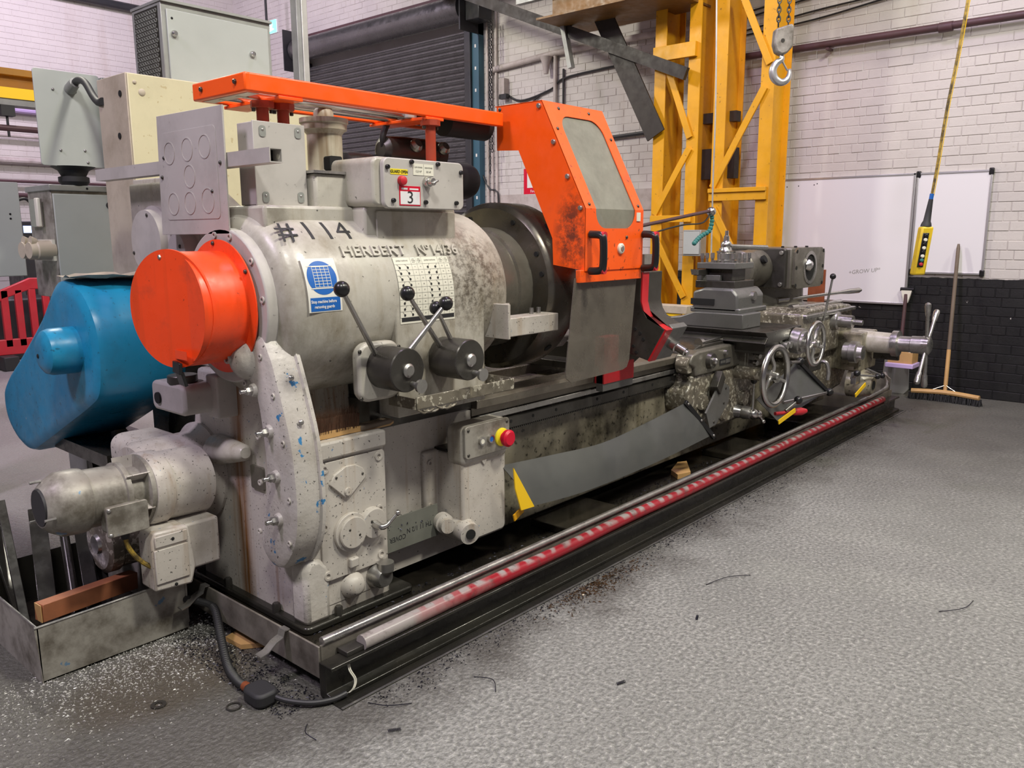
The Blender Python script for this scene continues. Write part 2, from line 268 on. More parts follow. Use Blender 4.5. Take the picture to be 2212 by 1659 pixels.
class G:
    def __init__(s): s.v = []; s.f = []
    def add(s, v, f):
        o = len(s.v); s.v += [tuple(p) for p in v]; s.f += [tuple(i + o for i in q) for q in f]; return s
    def box(s, x0, x1, y0, y1, z0, z1):
        return s.add([(x, y, z) for x in (x0, x1) for y in (y0, y1) for z in (z0, z1)], [(0, 1, 3, 2), (4, 6, 7, 5), (0, 4, 5, 1), (2, 3, 7, 6), (0, 2, 6, 4), (1, 5, 7, 3)])
    def bar(s, p0, p1, w, h, up=(0, 0, 1)):
        p0 = Vector(p0); p1 = Vector(p1); d = (p1 - p0).normalized(); u = d.cross(Vector(up)).normalized(); n = u.cross(d)
        v = [p + u * a * w / 2 + n * b * h / 2 for p in (p0, p1) for a, b in ((-1, -1), (1, -1), (1, 1), (-1, 1))]
        return s.add(v, [(0, 1, 2, 3), (7, 6, 5, 4), (0, 4, 5, 1), (1, 5, 6, 2), (2, 6, 7, 3), (3, 7, 4, 0)])
    def prism(s, poly, ax, a, b):
        n = len(poly)
        def p3(p, t): return {'X': (t, p[0], p[1]), 'Y': (p[0], t, p[1]), 'Z': (p[0], p[1], t)}[ax]
        v = [p3(p, a) for p in poly] + [p3(p, b) for p in poly]
        return s.add(v, [tuple(range(n)), tuple(range(2 * n - 1, n - 1, -1))] + [(i, (i + 1) % n, n + (i + 1) % n, n + i) for i in range(n)])
    def cyl(s, p0, p1, r0, r1=None, n=24): return s.rev(p0, p1, [(0, r0), (1, r0 if r1 is None else r1)], n)
    def rev(s, p0, p1, prof, n=32):
        p0 = Vector(p0); p1 = Vector(p1); L = p1 - p0; d, u, w = basis(L); v = []; f = []
        for t, r in prof:
            c = p0 + L * t
            v += [c + (u * math.cos(2 * math.pi * i / n) + w * math.sin(2 * math.pi * i / n)) * max(r, 1e-5) for i in range(n)]
        for k in range(len(prof) - 1):
            f += [(k * n + i, k * n + (i + 1) % n, (k + 1) * n + (i + 1) % n, (k + 1) * n + i) for i in range(n)]
        m = (len(prof) - 1) * n
        f += [tuple(range(n - 1, -1, -1)), tuple(range(m, m + n))]
        return s.add(v, f)
    def tube(s, pts, r, n=10, smooth=True, k=6, closed=False):
        P = smooth_pts(pts, k) if smooth else [Vector(p) for p in pts]
        _, u, w = basis(P[1] - P[0]); v = []; f = []
        for i, p in enumerate(P):
            t = (P[min(i + 1, len(P) - 1)] - P[max(i - 1, 0)]).normalized()
            u = (u - t * u.dot(t)).normalized(); w = t.cross(u)
            rr = r(i / (len(P) - 1)) if callable(r) else r
            v += [p + (u * math.cos(2 * math.pi * j / n) + w * math.sin(2 * math.pi * j / n)) * rr for j in range(n)]
        for i in range(len(P) - 1): f += [(i * n + j, i * n + (j + 1) % n, (i + 1) * n + (j + 1) % n, (i + 1) * n + j) for j in range(n)]
        m = (len(P) - 1) * n; f += [tuple(range(n - 1, -1, -1)), tuple(range(m, m + n))]
        return s.add(v, f)
    def sph(s, c, r, n=16):
        c = Vector(c); k = n // 2
        return s.rev(c - Vector((0, 0, r)), c + Vector((0, 0, r)), [((1 - math.cos(math.pi * i / k)) / 2, r * math.sin(math.pi * i / k)) for i in range(k + 1)], n)
    def tor(s, c, ax, R, r, n=40, m=10):
        d, u, w = basis(ax); c = Vector(c); v = []; f = []
        for i in range(n):
            a = 2 * math.pi * i / n; e = u * math.cos(a) + w * math.sin(a)
            v += [c + e * (R + r * math.cos(2 * math.pi * j / m)) + d * r * math.sin(2 * math.pi * j / m) for j in range(m)]
        for i in range(n): f += [(i * m + j, i * m + (j + 1) % m, ((i + 1) % n) * m + (j + 1) % m, ((i + 1) % n) * m + j) for j in range(m)]
        return s.add(v, f)
    def ring(s, poly, hole, ax, a, b):      # plate with a hole; both outlines have the same point count
        n = len(poly)
        def p3(p, t): return {'X': (t, p[0], p[1]), 'Y': (p[0], t, p[1]), 'Z': (p[0], p[1], t)}[ax]
        v = [p3(p, t) for t in (a, b) for q in (poly, hole) for p in q]; f = []
        for i in range(n):
            j = (i + 1) % n
            f += [(i, j, n + j, n + i), (2 * n + i, 3 * n + i, 3 * n + j, 2 * n + j), (i, 2 * n + i, 2 * n + j, j), (n + i, n + j, 3 * n + j, 3 * n + i)]
        return s.add(v, f)
    def mesh(s, name, recalc=True):
        me = bpy.data.meshes.new(name); me.from_pydata(s.v, [], s.f); me.validate()
        if recalc:
            bm = bmesh.new(); bm.from_mesh(me); bmesh.ops.recalc_face_normals(bm, faces=bm.faces); bm.to_mesh(me); bm.free()
        me.polygons.foreach_set('use_smooth', [True] * len(me.polygons)); me.set_sharp_from_angle(angle=math.radians(32)); return me
    def obj(s, name, mat, parent=None, bev=0., seg=2, label=None):
        o = bpy.data.objects.new(name, s.mesh(name)); COL.objects.link(o); o.data.materials.append(M[mat] if isinstance(mat, str) else mat)
        if parent: setp(o, parent)
        if bev:
            b = o.modifiers.new('edge_round', 'BEVEL'); b.width = bev; b.segments = seg; b.limit_method = 'ANGLE'; b.angle_limit = math.radians(40)
        if label: o['label'] = label
        return o
def setp(o, parent):
    if parent.parent and parent.parent.parent: parent = parent.parent      # thing > part > sub-part, no deeper
    o.parent = parent
    if parent.type == 'EMPTY': o.matrix_parent_inverse = Matrix.Translation(-parent.location)
def thing(name, label, cat, loc=(0, 0, 0), group=None):
    o = bpy.data.objects.new(name, None); COL.objects.link(o); o.location = loc; o['label'] = label; o['category'] = cat
    o.empty_display_size = .05
    if group: o['group'] = group
    return o
def tag(o, label, cat, group=None):
    o['label'] = label; o['category'] = cat
    if group: o['group'] = group
    return o
def struct(o): o['kind'] = 'structure'; return o
_share = {}
def inst(key, build, name, mat, parent, loc, d=(0, 0, 1), spin=0):
    if key not in _share:
        me = build().mesh(name); me.materials.append(M[mat]); _share[key] = me
    o = bpy.data.objects.new(name, _share[key]); COL.objects.link(o)
    q = Vector((0, 0, 1)).rotation_difference(Vector(d).normalized())
    o.rotation_mode = 'QUATERNION'; o.rotation_quaternion = q; o.location = loc
    if parent: setp(o, parent)
    return o
def bolt(parent, loc, d, r=.008, h=.01, mat='dsteel', n=6, name='bolt'):
    return inst(('bolt', r, h, mat, n), lambda: G().rev((0, 0, -.002), (0, 0, h), [(0, r), (.8, r), (1, r * .8)], n), name, mat, parent, loc, d)
def screw(parent, loc, d, r=.007, h=.005, mat='steel', name='screw'):
    return inst(('scr', r, h, mat), lambda: G().rev((0, 0, -.002), (0, 0, h), [(0, r), (.5, r), (.8, r * .8), (1, r * .4)], 12), name, mat, parent, loc, d)
def socket(parent, loc, d, r=.012, mat='lathe'):
    o = inst(('sock', r, mat), lambda: G().ring(circ(0, 0, r, 16), circ(0, 0, r * .55, 16), 'Z', -.002, .006), 'bolt_head', mat, parent, loc, d)
    return o
def text(name, body, size, mat, parent, fn, ex=.001, align='LEFT', sx=1., res=3, bold=0., cut=0):
    cu = bpy.data.curves.new(name, 'FONT'); cu.body = body; cu.size = size; cu.extrude = ex; cu.align_x = align; cu.align_y = 'CENTER'; cu.resolution_u = res; cu.offset = bold
    fo = bpy.data.objects.new(name, cu); me = bpy.data.meshes.new_from_object(fo); bpy.data.objects.remove(fo); me.name = name
    if cut:
        bm = bmesh.new(); bm.from_mesh(me)
        for i in range(-20, 21): bmesh.ops.bisect_plane(bm, geom=bm.verts[:] + bm.edges[:] + bm.faces[:], plane_co=(0, i * cut, 0), plane_no=(0, 1, 0))
        bm.to_mesh(me); bm.free()
    for v in me.vertices: v.co = fn(v.co.x * sx, v.co.y, v.co.z)
    me.materials.clear(); me.materials.append(M[mat]); o = bpy.data.objects.new(name, me); COL.objects.link(o)
    if parent: setp(o, parent)
    return o
# ================================================================== the setting
fl = struct(G().box(-7, 7.2, -7, 12.4, -.1, 0).obj('floor', 'floor'))
XW = 6.94; YW = 12.0
wb = struct(G().box(XW + .0015, XW + .3, -6, YW + .3, 0, 6.2).obj('wall_back', 'brick'))
ws = struct(G().box(-7, XW + .3, YW + .0015, YW + .3, 0, 6.2).obj('wall_side', 'brickw'))
CH = .084; BL = .226
CAMP = Vector((-1.4257, -1.9887, 1.5))
def brick_geo(g, L, H, D=.012, c=.003):
    # face along local x (length) and z (height), front towards -y
    v = [(0, D, 0), (L, D, 0), (L, D, H), (0, D, H), (0, c, 0), (L, c, 0), (L, c, H), (0, c, H), (c, 0, c), (L - c, 0, c), (L - c, 0, H - c), (c, 0, H - c)]
    f = []
    for a, b in ((0, 4), (4, 8)): f += [(a + i, a + (i + 1) % 4, b + (i + 1) % 4, b + i) for i in range(4)]
    f.append((8, 9, 10, 11)); return v, f
bv, bf = brick_geo(None, BL - .006, CH - .006)
bmv, bmf = brick_geo(None, BL / 2 - .006, CH - .006)
me_b = {}
for k, (v, f) in (('s', (bv, bf)), ('h', (bmv, bmf))):
    me = bpy.data.meshes.new('brick'); me.from_pydata([(y, -x, z) for x, y, z in v], [], f); me.materials.append(M['brick']); me_b[k] = me
cand = []; rest = G()
boards = [(-.29, .36, 1.12, 2.06), (.36, 1.72, .82, 2.06)]
nz = 68
for r in range(nz):
    z = r * CH + .004; kind = 'h' if r % 4 == 3 else 's'; L = BL / 2 if kind == 'h' else BL
    y = 11.98 - (r % 2) * BL / 2 * (.5 if kind == 'h' else 1)
    while y > -2.6:
        if not (6.05 < y - L / 2 < 9.75 and z < 4.35):
            ctr = Vector((XW, y - L / 2, z + CH / 2))
            vis = -.75 < ctr.y < 1.66 and z < 3.35 and not any(a < ctr.y < b and c < ctr.z < d for a, b, c, d in boards)
            cand.append(((ctr - CAMP).length if vis else 99, kind, y, z))
        y -= L
cand.sort(key=lambda c: c[0])
for i, (d, kind, y, z) in enumerate(cand):
    dx = random.uniform(-.0025, .003)
    if i < 300:
        o = bpy.data.objects.new('brick', me_b[kind]); COL.objects.link(o); o.location = (XW + dx - .004, y, z); o.parent = wb
    else:
        v, f = (bv, bf) if kind == 's' else (bmv, bmf)
        rest.add([(XW + dx - .004 + b, y - a, z + c) for a, b, c in v], f)
o = rest.obj('brickwork', 'brick', wb); o['kind'] = 'stuff'
rs = G()
for r in range(70):
    z = r * CH + .004; x = 6.93 - (r % 2) * BL / 2
    while x > -1.5:
        if z > .8: rs.add([(x - a, YW + b - .004, z + c) for a, b, c in bv], bf)
        x -= BL
o = rs.obj('brickwork', 'brickw', ws); o['kind'] = 'stuff'
# concrete lintel band on the back wall
o = G().box(XW - .02, XW, 2.9, 5.6, 1.78, 2.02).obj('concrete_band', 'conduit', wb)

# ================================================================== base beam, tray, rails
t = thing('base_beam', 'long oily black steel channel beam along the foot of the lathe tray', 'steel beam', (2.9, .09, 0))
G().prism([(0, .0), (.11, .0), (.11, .004), (0, .004)], 'X', 0, 5.93).obj('edge_strip', 'beam', t); G().box(0, 5.93, -.001, .007, .0035, .006).obj('worn_edge', 'steel', t, label='bright worn edge of the floor strip')
G().prism([(.045, .004), (.12, .004), (.12, .125), (.05, .125), (.05, .112), (.085, .112), (.085, .024), (.045, .018)], 'X', .0, 5.9).obj('channel', 'beam', t, .003)
G().box(.08, .165, .072, .13, .125, .142).obj('end_block', 'dsteel', t, .002)
t = thing('safety_edge', 'worn red foam safety tube running along the front of the black base beam', 'safety edge', (2.9, .09, .15))
G().tube([(.15, .085, .145)] + [(.15 + i * .54, .085 + random.uniform(-.003, .003), .146 + random.uniform(-.003, .003)) for i in range(1, 10)] + [(5.55, .085, .147)], .027, 14, True, 8).obj('foam_tube', 'foam', t)
G().box(.15, 5.55, .075, .12, .118, .128).obj('mounting_rail', 'dsteel', t)
t = thing('signal_wire', 'thin cream twin wire hanging from the end of the red safety tube', 'wire', (.05, .06, .02))
for dx in (0, .006): G().tube([(.09 + dx, .085, .125), (.075 + dx, .06, .09), (.085 + dx, .045, .055), (.075 + dx, .04, .03), (.06 + dx, .05, .012)], .0022, 6).obj('strand', 'label', t)
t = thing('chip_tray', 'oily sheet steel chip tray under the whole lathe with a pipe rim', 'tray', (2.9, .8, .06))
tr = G().box(.02, 5.95, .14, 1.45, .055, .065)
tr.obj('tray_floor', 'tray', t)
G().box(.02, 5.95, .132, .14, .05, .168).obj('front_wall', 'traywall', t)
G().prism([(.01, .132), (.01, 1.4), (.018, 1.4), (.018, .132)], 'Z', .055, .168).obj('end_wall', 'traywall', t, .002)
G().prism([(5.9, .132), (6.12, .24), (6.12, 1.4), (6.11, 1.4), (6.11, .25), (5.9, .14)], 'Z', .055, .27).obj('far_end_wall', 'traywall', t)
G().tube([(.03, .14, .178), (2, .14, .178), (4, .14, .182), (5.6, .14, .186), (5.95, .17, .22), (6.12, .25, .275)], .0155, 12).obj('rim_pipe', 'steel', t, label='galvanised rim pipe with paint scuffs')
for y in (.32, .86):
    G().tube([(.012, y, .165), (-.008, y, .16), (-.03, y, .125), (-.06, y, .128), (-.1, y, .11)], .0, 4).obj('x', 'steel', t) if False else None
    g = G(); pts = [(.016, .172), (-.004, .172), (-.012, .15), (-.04, .14), (-.07, .118), (-.1, .112)]
    g.prism(pts + [(x, z + .004) for x, z in reversed(pts)], 'Y', y - .018, y + .018); g.obj('spring_clip', 'steel', t)
# ================================================================== the lathe
AY, AZ = .735, 1.25
T = thing('turret_lathe', 'huge worn grey capstan turret lathe with bare dirty castings', 'lathe', (2.9, .8, .06))
# -- leg under the headstock
leg = G().prism([(.42, .07), (1.18, .07), (1.18, .74), (1.12, .98), (.64, .98), (.62, .76), (.42, .74)], 'X', .17, .56).obj('headstock_leg', 'legrust', T, .015)
G().prism(rrect(.135, .66, .385, 1.22, .03), 'Z', .065, .095).obj('foot_flange', 'beam', leg, .008)
G().prism([(.15, .09), (.26, .09), (.26, .30), (.22, .34), (.17, .34), (.15, .30)], 'Y', .40, .5).obj('foot_boss', 'cover', leg, .02)
for p in ((.29, .40, .095), (.15, .6, .095), (.15, .95, .095)): bolt(leg, p, (0, 0, 1), .016, .035)
G().prism(rrect(.655, .74, .555, .645, .008), 'X', .160, .172).obj('recess_shade_plate', 'iron', leg)  # flat darker plate stands in for the shade of a pocket
G().rev((.13, .715, .70), (.16, .97, .665), [(0, .02), (.06, .032), (.6, .05), (1, .062)], 18).obj('drain_spout', 'lathe', leg, label='shadowed spout on the end of the leg')
# -- end cover
ec = [(.69, 1.073), (.672, 1.125), (.63, 1.155), (.587, 1.163), (.499, 1.16), (.455, 1.10), (.437, 1.065), (.393, .943), (.351, .804), (.335, .661), (.334, .545), (.36, .43), (.433, .335), (.499, .317), (.562, .349), (.587, .406), (.565, .491), (.529, .603), (.524, .707), (.535, .823), (.558, .937), (.593, .983), (.652, 1.0)]
def inset(poly, k):
    cx = sum(p[0] for p in poly) / len(poly); out = []
    n = len(poly)
    for i in range(n):
        a = Vector(poly[i - 1]); b = Vector(poly[i]); c = Vector(poly[(i + 1) % n])
        e1 = (b - a).normalized(); e2 = (c - b).normalized(); nn = Vector((-(e1 + e2).y, (e1 + e2).x))
        nn = nn.normalized() if nn.length else Vector((0, 0)); out.append((b.x + nn.x * k, b.y + nn.y * k))
    return out
area2 = sum(ec[i - 1][0] * ec[i][1] - ec[i][0] * ec[i - 1][1] for i in range(len(ec)))
sg = 1 if area2 > 0 else -1
def loft_x(g, loops):
    n = len(loops[0][1]); v = []; f = []
    for x, lp in loops: v += [(x, p[0], p[1]) for p in lp]
    for k in range(len(loops) - 1): f += [(k * n + i, k * n + (i + 1) % n, (k + 1) * n + (i + 1) % n, (k + 1) * n + i) for i in range(n)]
    f += [tuple(range(n)), tuple(range(len(v) - 1, len(v) - n - 1, -1))]; return g.add(v, f)
def densify(poly, k=3):
    n = len(poly); out = []
    for i in range(n):
        p0, p1, p2, p3 = (Vector(poly[(i + j) % n]) for j in (-1, 0, 1, 2))
        for j in range(k):
            q = j / k; out.append(tuple(.5 * ((2 * p1) + (-p0 + p2) * q + (2 * p0 - 5 * p1 + 4 * p2 - p3) * q * q + (-p0 + 3 * p1 - 3 * p2 + p3) * q ** 3)))
    return out
ecd = densify(ec, 3)
cov = loft_x(G(), [(.20, inset(ecd, -.012 * sg)), (.186, inset(ecd, -.012 * sg)), (.182, ecd), (.115, ecd), (.095, inset(ecd, .008 * sg)), (.086, inset(ecd, .024 * sg))]).obj('end_cover', 'cover', T, label='swan-necked grey cover with blue paint chips and oil nipples')
G().rev((.13, .61, 1.07), (.045, .61, 1.07), [(0, .085), (.35, .08), (.7, .065), (.9, .045), (1, .03)], 28).obj('bearing_dome', 'cover', cov)
G().ring(circ(.64, 1.075, .019, 16), circ(.64, 1.075, .011, 16), 'X', .036, .06).obj('bolt_head', 'cover', cov)
for y, z in ((.555, .966), (.47, .83), (.443, .672), (.441, .516)):
    g = G().rev((.09, y, z), (.074, y, z), [(0, .026), (.8, .022), (1, .02)], 20); g.obj('nipple_boss', 'cover', cov)
    bolt(cov, (.074, y, z), (-1, 0, 0), .0155, .022, 'steel'); G().rev((.054, y, z), (.03, y, z), [(0, .008), (.4, .006), (.5, .009), (.9, .008), (1, .003)], 12).obj('oil_nipple', 'chrome', cov)
for y, z in ((.50, 1.09), (.435, .96), (.39, .80), (.372, .60), (.385, .44), (.55, .63), (.545, .80), (.61, .985), (.575, .44)): socket(cov, (.087, y, z), (-1, 0, 0), .0105, 'cover')
for y, z in ((.415, 1.02), (.37, .87)): screw(cov, (.14, y - .012, z), (0, -1, .3), .010, .008, 'steel')
# -- gear box on the front of the leg
gb = G().prism(rrect(.195, .548, .30, .757, .012), 'Y', .412, .62).obj('feed_gear_box', 'leg', T, .012)
G().prism([(.195, .32), (.56, .32), (.548, .16), (.52, .14), (.46, .12), (.26, .12), (.2, .16)], 'Y', .418, .62).obj('lower_casting', 'leg', gb, .015)
G().prism(rrect(.19, .545, .70, .765, .012), 'Y', .395, .64).obj('top_plate', 'leg', gb, .008)
G().prism(rrect(.232, .540, .235, .69, .02), 'Y', .404, .414).obj('front_cover', 'leg', gb, .003)
fan = [(.345, .662), (.39, .66), (.424, .64), (.440, .605), (.365, .545), (.350, .538), (.335, .545), (.272, .606), (.292, .638)]
G().prism(fan, 'Y', .392, .405).obj('fan_plate', 'leg', gb, .003)
G().cyl((.349, .394, .565), (.349, .386, .565), .016).obj('pivot_boss', 'leg', gb, .002)
G().prism(circ(.359, .404, .075, 28) , 'Y', .388, .405).obj('cover_pad', 'leg', gb, .003)
G().rev((.359, .39, .404), (.359, .376, .404), [(0, .062), (.8, .062), (1, .058)], 32).obj('round_cover', 'leg', gb)
G().rev((.461, .404, .412), (.461, .378, .412), [(0, .062), (.8, .06), (1, .056)], 32).obj('round_cover', 'leg', gb)
G().tube([(.461, .378, .41), (.465, .345, .405), (.485, .335, .412), (.505, .33, .43), (.522, .325, .445)], lambda q: .017 - .010 * min(1, q * 1.6), 12).sph((.527, .324, .45), .012).obj('feed_crank', 'chrome', gb)
for x, z in ((.506, .666), (.256, .668), (.506, .455), (.246, .449), (.505, .27), (.25, .26)): socket(gb, (x, .404, z), (0, -1, 0), .017, 'leg')
for x, z in ((.30, .628), (.42, .618), (.34, .42), (.385, .39), (.445, .425)): screw(gb, (x, .391 if z > .5 else .376, z), (0, -1, 0), .005, .003, 'dsteel')
G().prism(rrect(.345, .385, .262, .30, .006), 'Y', .385, .42).obj('lug', 'leg', gb, .006)
G().rev((.367, .45, .185), (.367, .37, .185), [(0, .055), (.6, .05), (.9, .035), (1, .02)], 20).obj('drain_boss', 'leg', gb)
G().rev((.49, .45, .185), (.49, .36, .185), [(0, .06), (.8, .045), (1, .035)], 18).obj('filler_body', 'steel', gb)
G().rev((.50, .375, .20), (.50, .375, .245), [(0, .026), (.25, .034), (1, .034)], 20).obj('filler_cap', 'steel', gb)
# -- bearing box under the orange drum
bx = G().prism(rrect(.86, 1.12, .84, .955, .03), 'X', -.02, .12).obj('lubricator_box', 'zinc', T, .012)
G().prism(rrect(.82, .90, .82, .985, .01), 'X', .09, .18).obj('mount_pad', 'zinc', bx, .006)
G().cyl((.03, .96, .955), (.03, .96, .985), .055).obj('cap', 'dsteel', bx, .004)
G().cyl((-.028, 1.06, .89), (-.015, 1.06, .89), .022).obj('bore', 'dark', bx)
# -- end wall behind the drum with round covers
ew = G().prism([(.50, .98), (1.60, .98), (1.66, 1.2), (1.66, 1.72), (1.2, 1.72), (.95, 1.58), (.55, 1.5)], 'X', .2, .36).obj('end_wall', 'lathe', T, .01)
G().rev((.2, 1.43, 1.475), (.15, 1.43, 1.475), [(0, .15), (.3, .15), (.4, .135), (1, .132)], 40).obj('round_cover', 'zinc', ew, label='large plain round cover beside the drum')
G().rev((.2, 1.17, 1.44), (.15, 1.17, 1.44), [(0, .085), (.5, .08), (1, .07)], 32).obj('round_cover', 'zinc', ew)
for y, z in ((1.40, 1.585), (1.545, 1.43), (1.14, 1.46)): screw(ew, (.149, y, z), (-1, 0, 0), .008, .004, 'dsteel')
G().box(.22, .34, 1.2, 1.66, 1.62, 1.74).obj('rear_top', 'lathe', ew, .006)
# -- headstock
hs = thing  # (placeholder name kept short)
HS = G()
HS.rev((.14, AY, AZ), (.68, AY, AZ), [(0, .0), (0, .285), (.03, .312), (.07, .332), (.14, .346), (.24, .352), (.85, .352), (1, .345)], 64)
arc = [(AY - .35 * math.cos(math.radians(a)), AZ + .35 * math.sin(math.radians(a))) for a in range(0, 181, 5)]
HS.prism([(AY - .35, .80)] + arc + [(AY + .35, .80)], 'X', .60, 1.09)
HS.rev((1.0, AY, AZ), (1.25, AY, AZ), [(0, .35), (.88, .35), (1, .335)], 64)
HS.prism([(.52, .79), (.95, .79), (.95, 1.2), (.52, 1.2)], 'X', 1.05, 1.2)
H = HS.obj('headstock', 'headstock', T, .006, label='rounded grey headstock casting with raised maker lettering')
G().prism([(.50, .74), (1.0, .74), (1.0, .86), (.50, .86)], 'X', .55, 1.12).obj('headstock_skirt', 'dsteel', T)  # dark finish stands in for the shadow under the headstock
G().ring(circ(AY, AZ, .278, 48), circ(AY, AZ, .18, 48), 'X', .098, .15).obj('end_flange', 'zinc', H, .006)
for a in (8, 40, 75, 98, 140, 180): socket(H, (.098, AY - .255 * math.cos(math.radians(a)), AZ + .255 * math.sin(math.radians(a))), (-1, 0, 0), .012, 'zinc')
G().box(.17, .58, .56, .90, 1.52, 1.606).obj('top_deck', 'lathe', H, .012)
G().box(.40, .60, .58, .92, 1.55, 1.725).obj('breather_base', 'lathe', H, .012)
G().box(.39, .665, .57, .93, 1.725, 1.735).obj('breather_plate', 'steel', H)
tw = G().rev((.575, .75, 1.735), (.575, .75, 1.945), [(0, .076), (.06, .070), (.08, .068), (.72, .068), (.78, .078), (.8, .088), (.9, .088), (.92, .094), (1, .094)], 36).obj('oil_breather', 'breather', H, label='dirty cylindrical oil breather column')
G().rev((.575, .75, 1.945), (.575, .75, 1.985), [(0, .04), (.7, .038), (1, .03)], 20).obj('breather_knob', 'breather', tw, .003)
G().prism(rrect(.53, .588, 1.745, 1.80, .008), 'Y', .66, .70).obj('sight_window', 'dark', tw)
# selector box
G().prism(rrect(.55, 1.03, 1.44, 1.615, .03), 'Y', .488, .80).obj('selector_neck', 'lathe', H, .01)
G().prism(rrect(.60, 1.015, 1.47, 1.592, .012), 'Y', .478, .49).obj('neck_plate', 'lathe', H, .003)
sb = G().prism(rrect(.535, .975, 1.605, 1.785, .03), 'Y', .415, .80).obj('selector_box', 'lathe', H, .01)
G().prism(rrect(.568, .982, 1.598, 1.782, .026), 'Y', .392, .415).obj('front_plate', 'zinc', sb, .004)
for x, z in ((.584, 1.747), (.702, 1.771), (.838, 1.77), (.965, 1.745), (.608, 1.627), (.77, 1.624), (.936, 1.625)): bolt(sb, (x, .392, z), (0, -1, 0), .0085, .012, 'black', 12)
G().rev((.651, .392, 1.70), (.651, .37, 1.70), [(0, .018), (.3, .018), (.8, .016), (1, .008)], 20).obj('warning_lamp', 'redp', sb)
G().rev((.78, .392, 1.70), (.78, .372, 1.70), [(0, .021), (.6, .021), (1, .018)], 24).obj('switch_collar', 'chrome', sb)
G().rev((.78, .372, 1.70), (.78, .352, 1.70), [(0, .015), (1, .014)], 20).obj('switch_body', 'chrome', sb)
G().bar((.772, .350, 1.692), (.80, .350, 1.706), .008, .012, (0, 1, 0)).obj('switch_lever', 'steel', sb, .002)
def fy(x0, z0, y): return lambda u, v, w: Vector((x0 + u, y - w, z0 + v))
o = G().box(.60, .684, .3905, .392, 1.722, 1.742).obj('guard_label', 'signyel', sb); text('guard_lettering', 'GUARD OPEN', .0155, 'ink', sb, fy(.642, 1.732, .3895), .0005, 'CENTER', .86)
o = G().box(.712, .816, .390, .392, 1.724, 1.766).obj('power_label', 'label', sb)
G().box(.7635, .7645, .3893, .390, 1.724, 1.766).obj('label_rule', 'grid', sb)
for x, s1, s2 in ((.738, 'LOW POWER', '12.5 HP'), (.790, 'HIGH POWER', '50 HP')):
    text('power_lettering', s1, .0075, 'grid', sb, fy(x, 1.753, .3893), .0003, 'CENTER', .85); text('power_lettering', s2, .0105, 'grid', sb, fy(x, 1.738, .3893), .0003, 'CENTER', .95)
G().box(.640, .745, .390, .392, 1.610, 1.682).obj('lot_sticker', 'signred', sb, label='red-bordered white sticker numbered 3')
G().box(.644, .741, .3892, .390, 1.614, 1.662).obj('sticker_panel', 'white', sb)
text('sticker_number', '3', .064, 'ink', sb, fy(.693, 1.638, .3888), .0003, 'CENTER', 1.15)
text('sticker_lettering', 'LOT  NUMBER', .0095, 'white', sb, fy(.693, 1.672, .3893), .0003, 'CENTER') if False else G().box(.65, .68, .3892, .390, 1.668, 1.675).box(.69, .735, .3892, .390, 1.668, 1.674).obj('sticker_print', 'white', sb)
# feed motors behind the selector box
fm = G().rev((.82, .97, 1.765), (1.62, .97, 1.765), [(0, .05), (.015, .078), (.05, .09), (.94, .09), (.985, .078), (1, .05)], 36).obj('power_motor', 'rubber', H, label='black cylindrical motor behind the selector box')
G().rev((.98, .90, 1.87), (1.36, .90, 1.87), [(0, .035), (.05, .06), (.3, .066), (.7, .066), (.95, .058), (1, .03)], 28).obj('pump_body', 'dsteel', fm)
for x in (1.13, 1.30):
    G().rev((x, .84, 1.89), (x, .815, 1.905), [(0, .03), (.5, .03), (1, .02)], 14).obj('pipe_union', 'steel', fm)
G().rev((.76, .90, 1.76), (.90, .90, 1.76), [(0, .055), (.1, .085), (.3, .09), (1, .09)], 28).obj('end_bell', 'dsteel', fm)
G().tube([(1.0, .9, 1.87), (.98, .88, 1.93), (1.02, .88, 2.0)], .014, 10).obj('hose', 'rubber', fm)
# lettering on the barrel
def wrap(x0, th0, R):
    def fn(u, v, w):
        th = math.radians(th0) + v / R
        if th < 0: return Vector((x0 + u, AY - R - w, AZ + R * th))
        return Vector((x0 + u, AY - (R + w) * math.cos(th), AZ + (R + w) * math.sin(th)))
    return fn
text('maker_lettering', 'HERBERT', .062, 'lathe', H, wrap(.392, 32.5, .352), .008, 'LEFT', 1.22, 3, .0003, .012) 
text('maker_lettering', 'N\u00ba14/36', .062, 'lathe', H, wrap(.755, 32.5, .351), .008, 'LEFT', 1.06, 3, .0006, .012)
for s, x in (('#', .175), ('1', .275), ('1', .355), ('4', .425)): text('painted_number', s, .135, 'ink', H, wrap(x, 49, .3525), .0008, 'LEFT', 1.0, 3, -.0004, .008)
# blue notice
def patch(g, x0, x1, t0, t1, R, nx=6, nt=14):
    fn = wrap(0, 0, R); v = [fn(x0 + (x1 - x0) * i / nx, (t0 + (t1 - t0) * j / nt) * R, 0) for j in range(nt + 1) for i in range(nx + 1)]
    return g.add(v, [(j * (nx + 1) + i, j * (nx + 1) + i + 1, (j + 1) * (nx + 1) + i + 1, (j + 1) * (nx + 1) + i) for j in range(nt) for i in range(nx)])
def wpoly(g, pts, R, x0, th0):
    fn = wrap(x0, th0, R); return g.add([fn(u, v, 0) for u, v in pts], [tuple(range(len(pts)))])
R1 = .3530
nx0 = .212
nt_ = patch(G(), nx0, nx0 + .140, math.radians(-2), math.radians(29), R1).obj('safety_notice', 'paper', H, label='blue and white mandatory safety notice')
g = G(); fnn = wrap(nx0 + .070, 17.5, R1 + .0008)
cpts = circ(0, 0, .061, 40); v = [fnn(0, 0, 0)] + [fnn(a * .5, b * .5, 0) for a, b in cpts] + [fnn(a, b, 0) for a, b in cpts]
